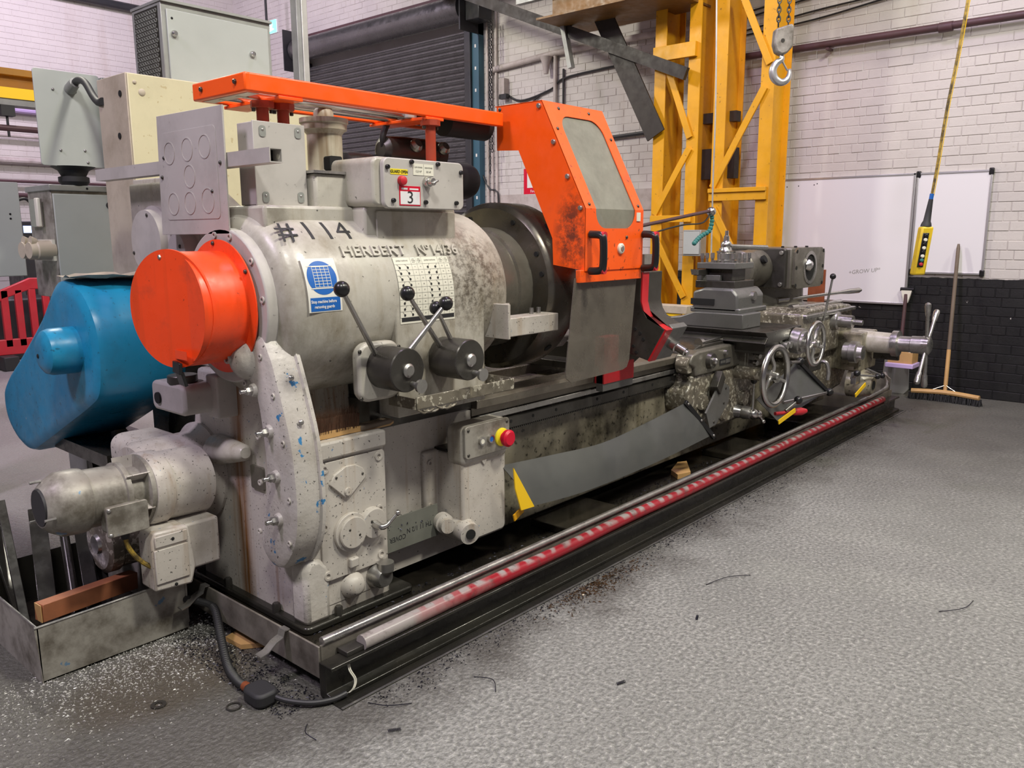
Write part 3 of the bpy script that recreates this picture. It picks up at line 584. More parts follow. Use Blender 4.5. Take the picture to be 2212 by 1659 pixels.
g.add(v, [(0, 1 + i, 1 + (i + 1) % 40) for i in range(40)] + [(1 + i, 41 + i, 41 + (i + 1) % 40, 1 + (i + 1) % 40) for i in range(40)]).obj('notice_disc', 'signblue', nt_)
g = G(); _f2 = wrap(nx0 + .070, 17.5, R1 + .0014); fn2 = lambda u, v, w: _f2(u * .87, v * .87, w)
def strip(g, fn, u0, u1, v0, v1, k=3):
    n = k + 1; v = [fn(u0 + (u1 - u0) * i / k, v0 + (v1 - v0) * j / k, 0) for j in range(n) for i in range(n)]
    return g.add(v, [(j * n + i, j * n + i + 1, (j + 1) * n + i + 1, (j + 1) * n + i) for j in range(k) for i in range(k)])
for j in range(8): strip(g, fn2, -.04, .04, .044 - j * .012, .046 - j * .012)
for i in range(5): strip(g, fn2, -.040 + i * .0195, -.038 + i * .0195, -.04, .046)
strip(g, fn2, -.062, .062, .046, .049); strip(g, fn2, -.060, .060, -.046, -.042)
g.obj('notice_pictogram', 'label', nt_)
g = G(); strip(g, wrap(nx0 + .070, 17.5, R1 + .0008), -.062, .062, -.117, -.070, 6); g.obj('notice_panel', 'signblue', nt_)
text('notice_lettering', 'Stop machine before', .0150, 'white', nt_, wrap(nx0 + .010, 17.5 - math.degrees(.084 / R1), R1 + .0014), .0004, 'LEFT', .84, 2, .0003, .006)
text('notice_lettering', 'removing guards', .0150, 'white', nt_, wrap(nx0 + .022, 17.5 - math.degrees(.102 / R1), R1 + .0014), .0004, 'LEFT', .84, 2, .0003, .006)
# lever chart
R2 = .3515; cx0, cx1 = .622, .912
ch = patch(G(), cx0, cx1, math.radians(-14), math.radians(28), R2, 4, 20).obj('lever_chart', 'label', H, label='printed chart of lever positions')
def tv(d): return math.radians(d) * R2
g = G(); fc = wrap(0, 0, R2 + .0006); rows = 9; v1 = tv(28) - .028; dv = .0228
for r in range(rows + 1): strip(g, fc, cx0, cx1, v1 - r * dv - .0006, v1 - r * dv + .0006, 2)
for x in (.735, .783, .83, .93): pass
cols = [cx0 + .290 * q for q in (0, .30, .40, .5, .80, .90, 1)]
for x in cols: strip(g, fc, x - .0006, x + .0006, v1 - rows * dv, tv(28), 10)
g.obj('chart_rules', 'grid', ch)
g = G(); strip(g, fc, cx0 + .006, cx1 - .004, tv(-14) + .008, tv(-14) + .024, 4); g.obj('chart_band', 'ink', ch)
g = G(); random.seed(3)
for r in range(rows):
    for xb in (.08, .22, .58, .72):
        x = cx0 + .29 * xb; v = v1 - (r + .62) * dv
        g.add([fc(x + a, v + b, .0004) for a, b in circ(0, 0, .0052, 10)], [tuple(range(10))])
        dx = random.choice((-1, 1)) * .011
        g.add([fc(x - .0008, v, .0004), fc(x + .0008, v, .0004), fc(x + dx + .0008, v + .014, .0004), fc(x + dx - .0008, v + .014, .0004)], [(0, 1, 2, 3)])
g.obj('chart_symbols', 'ink', ch)
for xq in (.15, .65): text('chart_lettering', 'LEVER POSITION', .0085, 'grid', ch, wrap(cx0 + .29 * xq, 28 - math.degrees(.014 / R2), R2 + .0006), .0003, 'CENTER', .95, 1)
for xq, s in ((.35, 'LOW'), (.45, 'HIGH'), (.85, 'LOW'), (.95, 'HIGH')):
    for dy, tt in ((.008, s), (.0145, 'POWER'), (.021, 'R.P.M.')): text('chart_lettering', tt, .006, 'grid', ch, wrap(cx0 + .29 * xq, 28 - math.degrees(dy / R2), R2 + .0006), .0003, 'CENTER', .9, 1)
nums = [(4, 16, 20, 80), (5, 19, 24, 96), (6, 23, 29, 117), (7, 28, 35, 140), (8, 33, 42, 170), (10, 40, 51, 206), (12, 48, 62, 250), (14, 57, 75, 303), (17, 68, 90, 360)]
for r in range(rows):
    for xq, n_ in zip((.35, .45, .85, .95), nums[r]): text('chart_lettering', str(n_), .0075, 'grid', ch, wrap(cx0 + .29 * xq, math.degrees((v1 - (r + .5) * dv) / R2), R2 + .0006), .0003, 'CENTER', .9, 1)
# speed levers
def boss(x, z, name, extra):
    fl_ = G().prism(rrect(x - .115, x + .085, z - .125, z + .095, .05), 'Y', .355, .40).obj('boss_flange', 'lathe', H, .012) if extra else None
    b = G().rev((x, .375, z), (x, .22, z), [(0, .078), (.02, .081), (.97, .081), (1, .078)], 40).obj('lever_boss', 'dsteel', H, label=name)
    G().rev((x, .22, z), (x, .205, z), [(0, .026), (.5, .026), (1, .018)], 20).obj('boss_nut', 'steel', b)
    G().rev((x + .018, .22, z - .052), (x + .018, .165, z - .055), [(0, .010), (.7, .010), (.75, .024), (1, .026)], 20).obj('plunger_knob', 'steel', b)
    return b
b1 = boss(.508, 1.018, 'front dark cylindrical lever boss', True); b2 = boss(.832, 1.018, 'second dark cylindrical lever boss', False)
for x, z in ((.585, 1.085), (.40, .91), (.40, 1.085), (.57, .895)): screw(H, (x, .355, z), (0, -1, 0), .008, .004, 'dsteel')
def lever(par, p0, p1, r=.0095, rb=.027):
    p0 = Vector(p0); p1 = Vector(p1); l = G().cyl(p0, p1, r, r * .8, 14).obj('speed_lever', 'steel', par); 
    e = p1 + (p1 - p0).normalized() * rb * .7
    G().sph(e, rb, 20).obj('ball_knob', 'black', par)
lever(b1, (.45, .33, 1.075), (.222, .20, 1.315), .0105); lever(b1, (.545, .25, 1.085), (.685, .215, 1.235), .0105)
lever(b2, (.775, .33, 1.07), (.52, .215, 1.285), .0105); lever(b2, (.83, .32, 1.085), (.71, .27, 1.215), .0095)
# drip tray under the levers
dt = thing('drip_tray', 'small dirty sheet metal drip tray below the two lever bosses', 'tray', (.85, .3, .86))
G().box(.57, 1.12, .25, .40, .858, .862).obj('tray_base', 'apron', dt); G().box(.57, 1.12, .245, .251, .858, .905).obj('front_lip', 'apron', dt, .002)
G().box(.565, .571, .25, .40, .858, .9).obj('end_lip', 'apron', dt); G().box(1.119, 1.125, .25, .4, .858, .905).obj('end_lip', 'apron', dt); G().prism([(.60, .86), (1.1, .86), (1.1, .95), (1.02, .95), (.98, .90), (.80, .90), (.76, .945), (.62, .94)], 'Y', .393, .40).obj('back_plate', 'apron', dt)
g = G()
for i in range(6): g.tube([(.57 + i * .03, .255 - .01 * (i % 2), .862 - .012 * (i % 3)), (.60 + i * .03, .24, .842 + .004 * (i % 2)), (.63 + i * .03, .25, .85)], .0045, 6)
g.obj('crust', 'apron', dt)
# spindle nose, chuck
sp = G().rev((1.24, AY, AZ), (1.50, AY, AZ), [(0, .24), (.22, .24), (.22, .272), (.62, .272), (.64, .285), (1, .285)], 64).obj('spindle_flange', 'iron', T)
chk = G().rev((1.49, AY, AZ), (1.70, AY, AZ), [(0, .30), (0, .375), (.06, .395), (.12, .402), (.85, .402), (.93, .395), (1, .37), (1, .1)], 96).obj('chuck', 'chuck', T, label='large dark iron chuck')
for a in (12, 28, 62, 110, 150, 205, 340): G().cyl((1.484, AY - .345 * math.cos(math.radians(a)), AZ + .345 * math.sin(math.radians(a))), (1.50, AY - .345 * math.cos(math.radians(a)), AZ + .345 * math.sin(math.radians(a))), .012, None, 14).obj('bolt_hole', 'dark', chk)
for k in range(4):
    a = math.radians(45 + 90 * k); c, s_ = math.cos(a), math.sin(a)
    G().bar((1.74, AY + c * .16, AZ + s_ * .16), (1.74, AY + c * .38, AZ + s_ * .38), .09, .08, (1, 0, 0)).obj('jaw', 'steel', chk, .006)
    G().cyl((1.60, AY + c * .40, AZ + s_ * .40), (1.60, AY + c * .405, AZ + s_ * .405), .022, None, 6).obj('jaw_screw', 'dark', chk)
# bracket beside the chuck
bk = G().box(1.16, 1.49, .30, .40, 1.07, 1.15).obj('proximity_bracket', 'leg', T, .004)
G().box(1.148, 1.162, .30, .44, 1.06, 1.21).obj('bracket_plate', 'leg', bk, .003); G().box(1.162, 1.25, .385, .395, 1.15, 1.205).obj('bracket_tab', 'leg', bk)
for x in (1.37, 1.42): G().cyl((x, .36, 1.15), (x, .36, 1.178), .010, .010, 10).obj('pin', 'steel', bk)
# -- orange drum over the spindle end
dr = G().rev((.085, AY, AZ), (-.085, AY, AZ), [(0, .238), (.03, .238), (.035, .198), (.97, .198), (1, .196)], 64).obj('spindle_guard_drum', 'drum', T, label='orange drum guard over the rear of the spindle')
ld = G().rev((-.098, AY - .002, AZ + .004), (-.106, AY - .004, AZ + .004), [(0, .203), (1, .203)], 64).obj('drum_lid', 'drum', dr, label='loose orange lid disc')
bolt(dr, (-.106, AY + .03, AZ + .18), (-1, 0, 0), .009, .012, 'steel'); G().bar((-.112, .70, 1.075), (-.112, .705, 1.035), .05, .012, (1, 0, 0)).bar((-.105, .705, 1.04), (-.09, .71, .99), .045, .012, (1, 0, 0)).obj('latch', 'black', dr, .002)
G().box(-.1075, -.1065, .64, .72, 1.085, 1.115).obj('tape_mark', 'drum', dr)
for a in (35, 95, 160): screw(dr, (.078, AY - .225 * math.cos(math.radians(a)), AZ + .225 * math.sin(math.radians(a))), (-1, 0, 0), .008, .006, 'dsteel')
# -- coolant pump motor on the leg end
mt = G().rev((.175, 1.13, .55), (-.12, 1.13, .55), [(0, .2), (.06, .2), (.11, .185), (.2, .168), (.9, .165), (1, .15)], 48).obj('pump_gearbox', 'leg', T, label='stubby grey gearbox carrying the small motor')
G().prism(rrect(-.08, .14, .56, .70, .05), 'Y', 1.08, 1.42).obj('gearbox_block', 'leg', mt, .02)
G().rev((.06, .98, .565), (-.175, .955, .58), [(0, .135), (.7, .13), (.72, .14), (.95, .14), (1, .135)], 40).obj('motor_adapter', 'leg', mt)
m0 = Vector((-.165, .955, .585)); m1 = Vector((-.51, .945, .60))
G().rev(m0, m1, [(0, .128), (.05, .128), (.06, .085), (.2, .085), (.22, .112), (.27, .112), (.28, .104), (.60, .104), (.61, .112), (.66, .115), (.83, .112), (.94, .09), (1, .068)], 40).obj('motor_body', 'bin', mt, label='dented scuffed motor body')
G().rev(m1 + Vector((.004, 0, 0)), m1 - Vector((.004, 0, 0)), [(0, .066), (1, .064)], 24).obj('fan_grille', 'rubber', mt)
for k in range(6):
    a = math.radians(20 + 60 * k); G().bar(m0 + Vector((-.005, .10 * math.cos(a), .10 * math.sin(a))), m0 + Vector((-.085, .10 * math.cos(a), .10 * math.sin(a))), .004, .06, (0, math.cos(a), math.sin(a))).obj('rib', 'leg', mt)
for k in range(3):
    a = math.radians(75 + 120 * k); c = m1 + Vector((.02, .088 * math.cos(a), .088 * math.sin(a))); G().cyl(c, c - Vector((.035, 0, 0)), .005, None, 8).obj('fan_stud', 'steel', mt)
G().prism(rrect(-.345, -.215, .485, .58, .012), 'Y', .815, .88).obj('terminal_box', 'bin', mt, .008)
G().prism(rrect(-.352, -.208, .478, .587, .01), 'Y', .805, .817).obj('terminal_lid', 'bin', mt, .003)
for x, z in ((-.342, .577), (-.342, .488)): screw(mt, (x, .805, z), (0, -1, 0), .008, .006, 'steel')
G().cyl((-.28, .845, .485), (-.28, .845, .45), .018, .013, 14).obj('cable_gland', 'rubber', mt)
G().tube([(-.28, .845, .455), (-.275, .84, .42), (-.25, .83, .37), (-.205, .82, .325), (-.15, .84, .295)], .0085, 8).obj('motor_cable', 'cable_y', mt, label='dirty yellow motor cable')
lc = G().rev((.14, 1.18, .335), (-.25, 1.18, .335), [(0, .11), (.85, .11), (.87, .118), (.97, .118), (1, .10)], 36).obj('pump_cylinder', 'apron', mt)
G().rev((-.25, 1.18, .335), (-.262, 1.18, .335), [(0, .04), (1, .035)], 16).obj('pump_cap', 'steel', mt)
cb = G().prism([(-.215, .24), (-.075, .23), (-.055, .30), (-.075, .455), (-.20, .46), (-.215, .43)], 'Y', .79, .90).obj('motor_switch_box', 'leg', mt, .008)
G().box(-.205, -.085, .783, .79, .405, .445).box(-.21, -.085, .783, .79, .268, .395).obj('switch_cover', 'leg', mt, .002)
for z in (.425, .25): screw(mt, (-.14, .783, z), (0, -1, 0), .006, .004, 'dark')
G().box(-.08, .06, .82, 1.0, .27, .45).obj('pump_bracket', 'leg', mt, .01)
# -- bed
bed = G().prism([(.52, .115), (1.0, .115), (1.0, .74), (.52, .74)], 'X', .60, 5.42).obj('bed', 'oily', T, .006, label='long oily lathe bed')
wy = lambda x0, x1, name: G().prism([(.468, .738), (.462, .775), (.478, .790), (.60, .790), (.60, .70), (.50, .70), (.50, .738)], 'X', x0, x1).obj(name, 'way', bed, .002)
wy(1.12, 5.42, 'front_way')
G().prism([(.90, .790), (1.04, .790), (1.04, .735), (1.0, .70), (.90, .70)], 'X', 1.12, 5.42).obj('rear_way', 'way', bed, .002)
G().box(1.16, 5.4, .486, .53, .672, .698).obj('feed_rail', 'steel', bed, .003)
for x0, x1 in ((1.18, 2.35), (2.352, 3.6), (3.602, 5.38)):
    g = G().box(x0, x1, .476, .53, .612, .660)
    x = x0 + .02
    while x < min(x1 - .02, 3.1): g.box(x, x + .007, .478, .50, .602, .613); x += .0145
    g.obj('rack', 'dsteel', bed, label='toothed rack bar')
for x in (1.36, 1.52, 1.70, 2.05, 2.30, 2.6, 2.8): G().cyl((x, .478, .642), (x, .474, .642), .008, None, 12).obj('rack_screw', 'dark', bed)
G().prism(circ(.845, .605, .032, 20), 'Y', .515, .522).obj('bed_hole', 'dark', bed); G().prism(circ(.60, .52, .06, 24), 'Y', .515, .522).obj('bed_hole', 'dark', bed)
G().prism([(.58, .12), (1.12, .12), (1.12, .73), (1.09, .74), (.58, .74)], 'Y', .505, .53).obj('bed_end_wall', 'leg', bed)
for x0 in (1.55, 3.3): G().box(x0, x0 + .45, .22, .52, .065, .105).obj('bed_foot', 'tray', bed, .006)
G().box(4.25, 4.95, .20, .52, .065, .16).obj('bed_foot', 'tray', bed, .01)
# -- control column
cc = G().prism(rrect(.895, 1.165, .205, .60, .03), 'Y', .335, .50).obj('control_column', 'leg', T, .012, label='speckled grey column with push buttons')
G().prism(rrect(.885, 1.165, .55, .722, .03), 'Y', .325, .42).obj('button_box', 'lathe', cc, .012)
G().prism(rrect(.888, 1.162, .582, .722, .018), 'Y', .310, .327).obj('button_plate', 'bin', cc, .003)
for x, z in ((.906, .705), (1.145, .705), (.906, .60), (1.145, .60)): screw(cc, (x, .310, z), (0, -1, 0), .007, .005, 'dsteel')
for x, z, m_ in ((.982, .649, 'label'), (1.036, .648, 'signblue')):
    G().ring(circ(x, z, .018, 20), circ(x, z, .012, 20), 'Y', .298, .313).obj('button_ring', 'chrome', cc); G().cyl((x, .300, z), (x, .314, z), .012, None, 20).obj('push_button', m_, cc)
G().rev((1.108, .312, .642), (1.108, .297, .642), [(0, .040), (.6, .040), (1, .03)], 24).obj('stop_collar', 'signyel', cc)
G().rev((1.108, .297, .642), (1.108, .255, .642), [(0, .022), (.35, .024), (.4, .036), (.8, .037), (1, .028)], 28).obj('emergency_stop', 'signred', cc, label='red mushroom emergency stop')
G().prism([(1.0, .585), (1.04, .59), (1.045, .565), (1.02, .53), (.995, .565)], 'Y', .328, .336).obj('key_plate', 'leg', cc, .002)
G().box(.895, 1.12, .43, .51, .595, .608).obj('column_lid', 'tray', cc, .003); G().box(.815, .91, .485, .515, .30, .60).obj('mount_flange', 'leg', cc, .01)
for z in (.55, .36): socket(cc, (.845, .484, z), (0, -1, 0), .013, 'leg')
G().rev((.93, .40, .27), (.90, .30, .262), [(0, .055), (.7, .05), (1, .046)], 24).obj('spout', 'leg', cc); G().cyl((.8995, .2985, .262), (.898, .2935, .262), .022, None, 16).obj('spout_bore', 'dark', cc)
G().rev((.87, .44, .295), (.845, .375, .293), [(0, .042), (.5, .042), (.55, .034), (1, .032)], 20).obj('pivot_cap', 'leg', cc)
# -- cover plate lying between leg and column
pl_ = thing('cover_plate', 'grey sheet metal guard tray of swarf with upside-down marker writing', 'guard plate', (.7, .46, .25))
G().box(.555, .855, .45, .455, .235, .375).obj('front_sheet', 'drab', pl_, label='drab grey sheet with black marker writing'); G().box(.555, .855, .455, .52, .30, .305).obj('shelf', 'tray', pl_)
fu = lambda x0, z0: (lambda u, v, w: Vector((x0 - u, .4495 - w, z0 - v)))
text('marker_writing', 'TH 11 1/2 N', .030, 'ink', pl_, fu(.82, .302), .0003, 'LEFT', .9, 2); text('marker_writing', 'COVER', .030, 'ink', pl_, fu(.675, .285), .0003, 'LEFT', .9, 2)
g = G(); random.seed(11)
for i in range(130):
    p = Vector((random.uniform(.57, .84), random.uniform(.46, .515), random.uniform(.31, .345))); d = Vector((random.uniform(-1, 1), random.uniform(-1, 1), random.uniform(-.3, .6))).normalized() * .02
    g.tube([p - d, p + Vector((0, 0, .008)), p + d], .0022, 4, False)
o = g.obj('swarf', 'swarfd', pl_); o['kind'] = 'stuff'
# -- grey rubber way apron
ap = thing('rubber_apron', 'grey rubber sheet stretched between a yellow bracket and the saddle', 'apron', (2.0, .32, .3))
top = [(1.14, .34, .50), (1.5, .335, .475), (1.9, .33, .455), (2.3, .33, .485), (2.72, .33, .53)]
bot = [(1.27, .27, .295), (1.6, .27, .27), (1.95, .27, .265), (2.4, .27, .275), (2.94, .27, .305)]
tp = smooth_pts(top, 6); bt = smooth_pts(bot, 6); g = G(); K = 6
v = []; n = len(tp)
for off in (0, .004):
    for i in range(n):
        for k in range(K + 1):
            q = k / K; p = tp[i].lerp(bt[i], q); p = p + Vector((0, off - .012 * math.sin(math.pi * q), 0)); v.append(p)
N1 = n * (K + 1); f = []
for b in (0, N1):
    for i in range(n - 1): f += [(b + i * (K + 1) + k, b + i * (K + 1) + k + 1, b + (i + 1) * (K + 1) + k + 1, b + (i + 1) * (K + 1) + k) for k in range(K)]
g.add(v, f).obj('sheet', 'beltgrey', ap)
G().prism([(1.135, .505), (1.145, .41), (1.185, .30), (1.275, .295)], 'Y', .262, .268).obj('yellow_bracket', 'byellow', ap, label='bright yellow triangular bracket')
G().bar((1.16, .285, .265), (1.24, .30, .285), .03, .006, (0, 1, 0)).obj('bracket_tab', 'yellow', ap)
G().bar((2.715, .325, .54), (2.965, .262, .29), .03, .018, (0, 1, 0)).obj('clamp_bar', 'black', ap, .002)
for q in (.05, .5, .93): p = Vector((2.715, .325, .54)).lerp(Vector((2.965, .262, .29)), q); screw(ap, tuple(p + Vector((0, -.012, 0))), (0, -1, 0), .008, .006, 'steel')
# -- saddle with apron, cross slide and square toolpost
sd = G().prism([(2.88, .80), (3.0, .835), (3.95, .835), (4.0, .80), (4.0, .745), (2.88, .745)], 'Y', .40, 1.12).obj('carriage_saddle', 'dsteel', T, .006, label='oily carriage saddle across the bed')
fb = G().prism([(2.80, .745), (2.83, .80), (2.90, .815), (3.46, .815), (3.46, .665), (2.87, .665), (2.86, .72)], 'Y', .345, .46).obj('apron_top_box', 'iron', T, .012, label='upper box of the carriage apron')
G().prism([(2.83, .78)] + circ(2.83, .735, .05, 8, 90, 180) + [(2.80, .69), (2.85, .69)], 'Y', .36, .44).obj('way_wiper', 'apron', fb, .004)
G().rev((3.03, .345, .745), (3.03, .318, .745), [(0, .052), (.4, .05), (1, .045)], 28).obj('trip_hub', 'dsteel', fb); G().rev((3.03, .318, .745), (3.03, .29, .745), [(0, .022), (.7, .02), (1, .012)], 16).obj('hub_nut', 'chrome', fb)
G().cyl((3.22, .345, .775), (3.22, .325, .775), .017, .015, 16).obj('plug', 'steel', fb)
G().box(3.16, 3.30, .340, .346, .70, .735).obj('name_plate', 'ink', fb); G().box(3.165, 3.225, .3385, .34, .71, .725).box(3.235, 3.295, .3385, .34, .705, .73).obj('plate_print', 'steel', fb)
G().rev((3.02, .42, .845), (3.60, .42, .852), [(0, .03), (.06, .03), (.08, .012), (.55, .013), (.7, .018), (1, .014)], 14).obj('clamp_lever', 'chrome', fb)
b3 = G().prism(rrect(3.43, 3.78, .645, .80, .012), 'Y', .30, .48).obj('feed_trip_box', 'iron', T, .008, label='squarish feed trip box beside the handwheel')
G().prism(rrect(3.435, 3.56, .65, .78, .01), 'Y', .288, .302).obj('trip_plate', 'iron', b3, .003); G().cyl((3.65, .38, .80), (3.65, .38, .815), .035, None, 20).obj('oil_cap', 'steel', b3, .003)
for x, z in ((3.48, .69), (3.52, .73)): G().rev((x, .288, z), (x - .01, .24, z - .005), [(0, .012), (.5, .012), (.6, .02), (1, .016)], 14).obj('trip_knob', 'chrome', b3)
al = G().prism([(2.86, .67), (3.70, .67), (3.72, .40), (3.6, .30), (3.15, .30), (2.98, .36), (2.90, .43), (2.82, .46), (2.80, .58), (2.86, .62)], 'Y', .36, .53).obj('carriage_apron', 'apron', T, .02, label='paint-flaked carriage apron casting')
G().prism(rrect(3.10, 3.30, .50, .655, .02), 'Y', .335, .37).obj('apron_pad', 'apron', al, .01)
G().prism([(2.98, .34), (3.06, .35), (3.22, .47), (3.22, .56), (3.14, .60), (3.08, .59), (2.93, .44)], 'Y', .30, .312).obj('sheet_bracket', 'gsteel', al, label='grey angled sheet bracket'); G().bar((3.05, .31, .56), (3.15, .33, .645), .07, .05, (0, 1, 0)).obj('square_tube', 'dsteel', al, .003)
for x, z in ((3.1, .38), (3.17, .56), (3.15, .47), (3.03, .37)): screw(al, (x, .30, z), (0, -1, 0), .009, .006, 'dsteel')
G().rev((2.98, .40, .50), (2.96, .345, .50), [(0, .06), (1, .05)], 20).obj('feed_boss', 'apron', al); G().rev((3.26, .40, .37), (3.26, .34, .37), [(0, .05), (.8, .045), (1, .03)], 20).obj('lower_boss', 'apron', al); G().rev((3.32, .40, .49), (3.32, .345, .49), [(0, .04), (1, .03)], 18).obj('boss', 'apron', al)
G().rev((3.52, .40, .44), (3.52, .33, .44), [(0, .06), (1, .05)], 20).obj('boss', 'apron', al); G().rev((3.45, .38, .36), (3.47, .27, .355), [(0, .05), (.5, .04), (.6, .045), (1, .04)], 20).obj('lever_hub', 'steel', al)
def ball_lever(par, p0, p1, r=.009, rb=.022, m='steel', mb='black'):
    p0 = Vector(p0); p1 = Vector(p1); G().cyl(p0, p1, r, r * .75, 12).obj('hand_lever', m, par); G().sph(p1, rb, 16).obj('lever_knob', mb, par)
ball_lever(al, (3.50, .27, .35), (3.50, .27, .565)); G().sph((3.5, .265, .345), .036, 16).sph((3.55, .255, .335), .03, 14).obj('ball_joint', 'chrome', al); ball_lever(al, (3.56, .25, .33), (3.58, .23, .285), .012, .016, 'chrome', 'chrome')
# big handwheels
def wheel(par, c, ax, R, r, spokes, name, curved=.0):
    d, u, w = basis(ax); c = Vector(c); g = G().tor(c + d * .02, ax, R, r, 48, 12)
    wh = g.obj('handwheel', 'chrome', par, label=name)
    G().rev(c - d * .05, c + d * .045, [(0, .036), (.5, .036), (.55, .026), (.9, .024), (1, .016)], 20).obj('wheel_hub', 'steel', wh)
    for k in range(spokes):
        a = 2 * math.pi * k / spokes + .35; e = u * math.cos(a) + w * math.sin(a); e2 = u * math.cos(a + curved) + w * math.sin(a + curved)
        G().tube([c + e * .02, c + e * R * .35 + d * .005, c + e2 * R * .7 + d * .0, c + e2 * R + d * .02], .0125, 10).obj('spoke', 'steel', wh)
    return wh
w1 = wheel(al, (3.42, .115, .625), (0, -1, 0), .182, .0195, 3, 'large bright carriage handwheel', .35)
G().cyl((3.42, .40, .625), (3.42, .15, .625), .042, .042, 24).obj('wheel_shaft', 'apron', al)
# cross slide
cs = G().prism([(3.30, .835), (3.34, .87), (3.30, .905), (3.86, .905), (3.82, .87), (3.86, .835)], 'Y', .12, 1.25).obj('cross_slide', 'dsteel', T, .003, label='cross slide with dovetailed sides')
G().prism([(3.36, .76), (3.83, .76), (3.83, .865), (3.36, .865)], 'Y', .14, .5).obj('slide_front', 'dsteel', cs, .006)
G().rev((3.74, .14, .82), (3.74, .045, .81), [(0, .06), (.15, .06), (.2, .085), (.8, .085), (.85, .07), (1, .07)], 32).obj('index_dial', 'steel', cs)
w2 = wheel(T, (3.75, .0, .805), (0, -1, 0), .135, .013, 5, 'smaller cross slide handwheel with five spokes')
for x in (3.58, 3.63): G().cyl((x, .13, .80), (x, .09, .80), .022, None, 16).obj('stop_pin', 'steel', cs)
cp = G().prism([(.86, .905), (.86, .95), (.74, .965), (.64, 1.0), (.30, 1.0), (.30, .905)], 'X', 3.36, 3.62).obj('compound_base', 'gsteel', T, .006, label='plain grey block under the toolpost')
cp2 = G().prism([(.36, 1.0), (.68, 1.0), (.68, 1.13), (.60, 1.155), (.40, 1.155), (.36, 1.11)], 'X', 3.40, 3.78).obj('toolpost_base', 'gsteel', T, .015); G().box(3.395, 3.41, .52, .69, 1.045, 1.085).obj('base_slot', 'dark', cp2); G().prism(rrect(3.40, 3.80, .34, .70, .02), 'Z', .995, 1.03).obj('base_flange', 'gsteel', cp2, .008)
G().cyl((3.62, .37, 1.10), (3.62, .345, 1.10), .03, .03, 16).obj('pivot_pin', 'steel', cp2)
for p in ((3.70, .38, 1.03), (3.46, .38, 1.03)): bolt(cp2, p, (0, 0, 1), .018, .014, 'steel')
tpo = thing('square_toolpost', 'four-way square steel toolpost ringed with clamp bolts on the cross slide', 'toolpost', (3.59, .55, 1.155))
G().box(3.45, 3.73, .41, .69, 1.155, 1.185).obj('lower_plate', 'steel', tpo, .004) if False else G().box(3.45, 3.73, .41, .69, 1.152, 1.20).obj('lower_plate', 'dsteel', tpo, .004)
G().box(3.50, 3.69, .455, .645, 1.20, 1.275).obj('core', 'dsteel', tpo, .003); G().box(3.455, 3.725, .415, .685, 1.275, 1.315).obj('top_plate', 'gsteel', tpo, .004)
G().box(3.46, 3.49, .52, .685, 1.20, 1.235).obj('packing', 'gsteel', tpo, .002)
for i in range(4):
    for (x, y) in ((3.475, .44 + i * .073), (3.705, .44 + i * .073)): inst('tpb', lambda: G().rev((0, 0, -.01), (0, 0, .055), [(0, .009), (.45, .009), (.46, .013), (1, .0125)], 8), 'clamp_bolt', 'steel', tpo, (x, y, 1.32))
for i in (1, 2):
    for y in (.435, .665): inst('tpb', None, 'clamp_bolt', 'steel', tpo, (3.475 + i * .0767, y, 1.32))
G().rev((3.59, .55, 1.315), (3.59, .55, 1.43), [(0, .095), (.12, .095), (.14, .055), (.5, .052), (.55, .06), (.62, .062), (.68, .04), (.75, .036), (1, .03)], 32).obj('clamp_nut', 'chrome', tpo)
G().sph((3.59, .55, 1.425), .036, 20).rev((3.59, .55, 1.45), (3.59, .55, 1.52), [(0, .02), (.5, .018), (.55, .012), (1, .011)], 12).obj('handle_hub', 'chrome', tpo)
G().cyl((3.60, .55, 1.42), (3.92, .42, 1.405), .014, .018, 12).obj('clamp_handle', 'steel', tpo)
tb = tag(G().box(3.36, 3.50, .62, .655, 1.235, 1.272).obj('cutting_tool', 'dsteel', None, .002), 'dark steel cutting tool clamped under the toolpost top plate', 'tool')
G().prism([(3.36, 1.24), (3.36, 1.274), (3.325, 1.276), (3.34, 1.24)], 'Y', .62, .66).obj('tool_tip', 'steel', tb)
# -- turret saddle
ts = G().prism([(4.30, .72), (4.30, .93), (4.42, .96), (5.10, .96), (5.30, .94), (5.34, .86), (5.34, .60), (4.30, .60)], 'Y', .30, 1.12).obj('turret_saddle', 'apron', T, .02, label='flaking turret saddle casting')
G().box(4.32, 5.32, .27, .5, .895, .925).obj('saddle_lip', 'steel', ts, .008)
G().rev((4.76, .78, .93), (4.76, .78, 1.10), [(0, .34), (.1, .30), (.3, .275), (1, .27)], 48).obj('turret_column', 'iron', ts)
ap2 = G().prism([(4.35, .62), (5.40, .62), (5.42, .42), (5.3, .28), (4.9, .24), (4.5, .28), (4.36, .40)], 'Y', .34, .52).obj('turret_apron', 'apron', T, .02)
G().prism(rrect(5.05, 5.42, .44, .74, .02), 'Y', .12, .42).obj('capstan_housing', 'oily', ap2, .012)
ax = (5.22, .66)
G().rev((5.22, .20, .66), (5.22, -.06, .66), [(0, .085), (.9, .08), (1, .075)], 32).obj('capstan_sleeve', 'lathe', ap2); G().rev((5.22, -.06, .66), (5.22, -.28, .665), [(0, .10), (.2, .10), (.22, .06), (.6, .06), (.62, .066), (1, .066)], 32).obj('capstan_shaft', 'steel', ap2)
st = G().rev((5.22, -.27, .665), (5.22, -.33, .665), [(0, .07), (.8, .07), (1, .05)], 28).obj('capstan_hub', 'steel', ap2, label='spoked capstan hub')
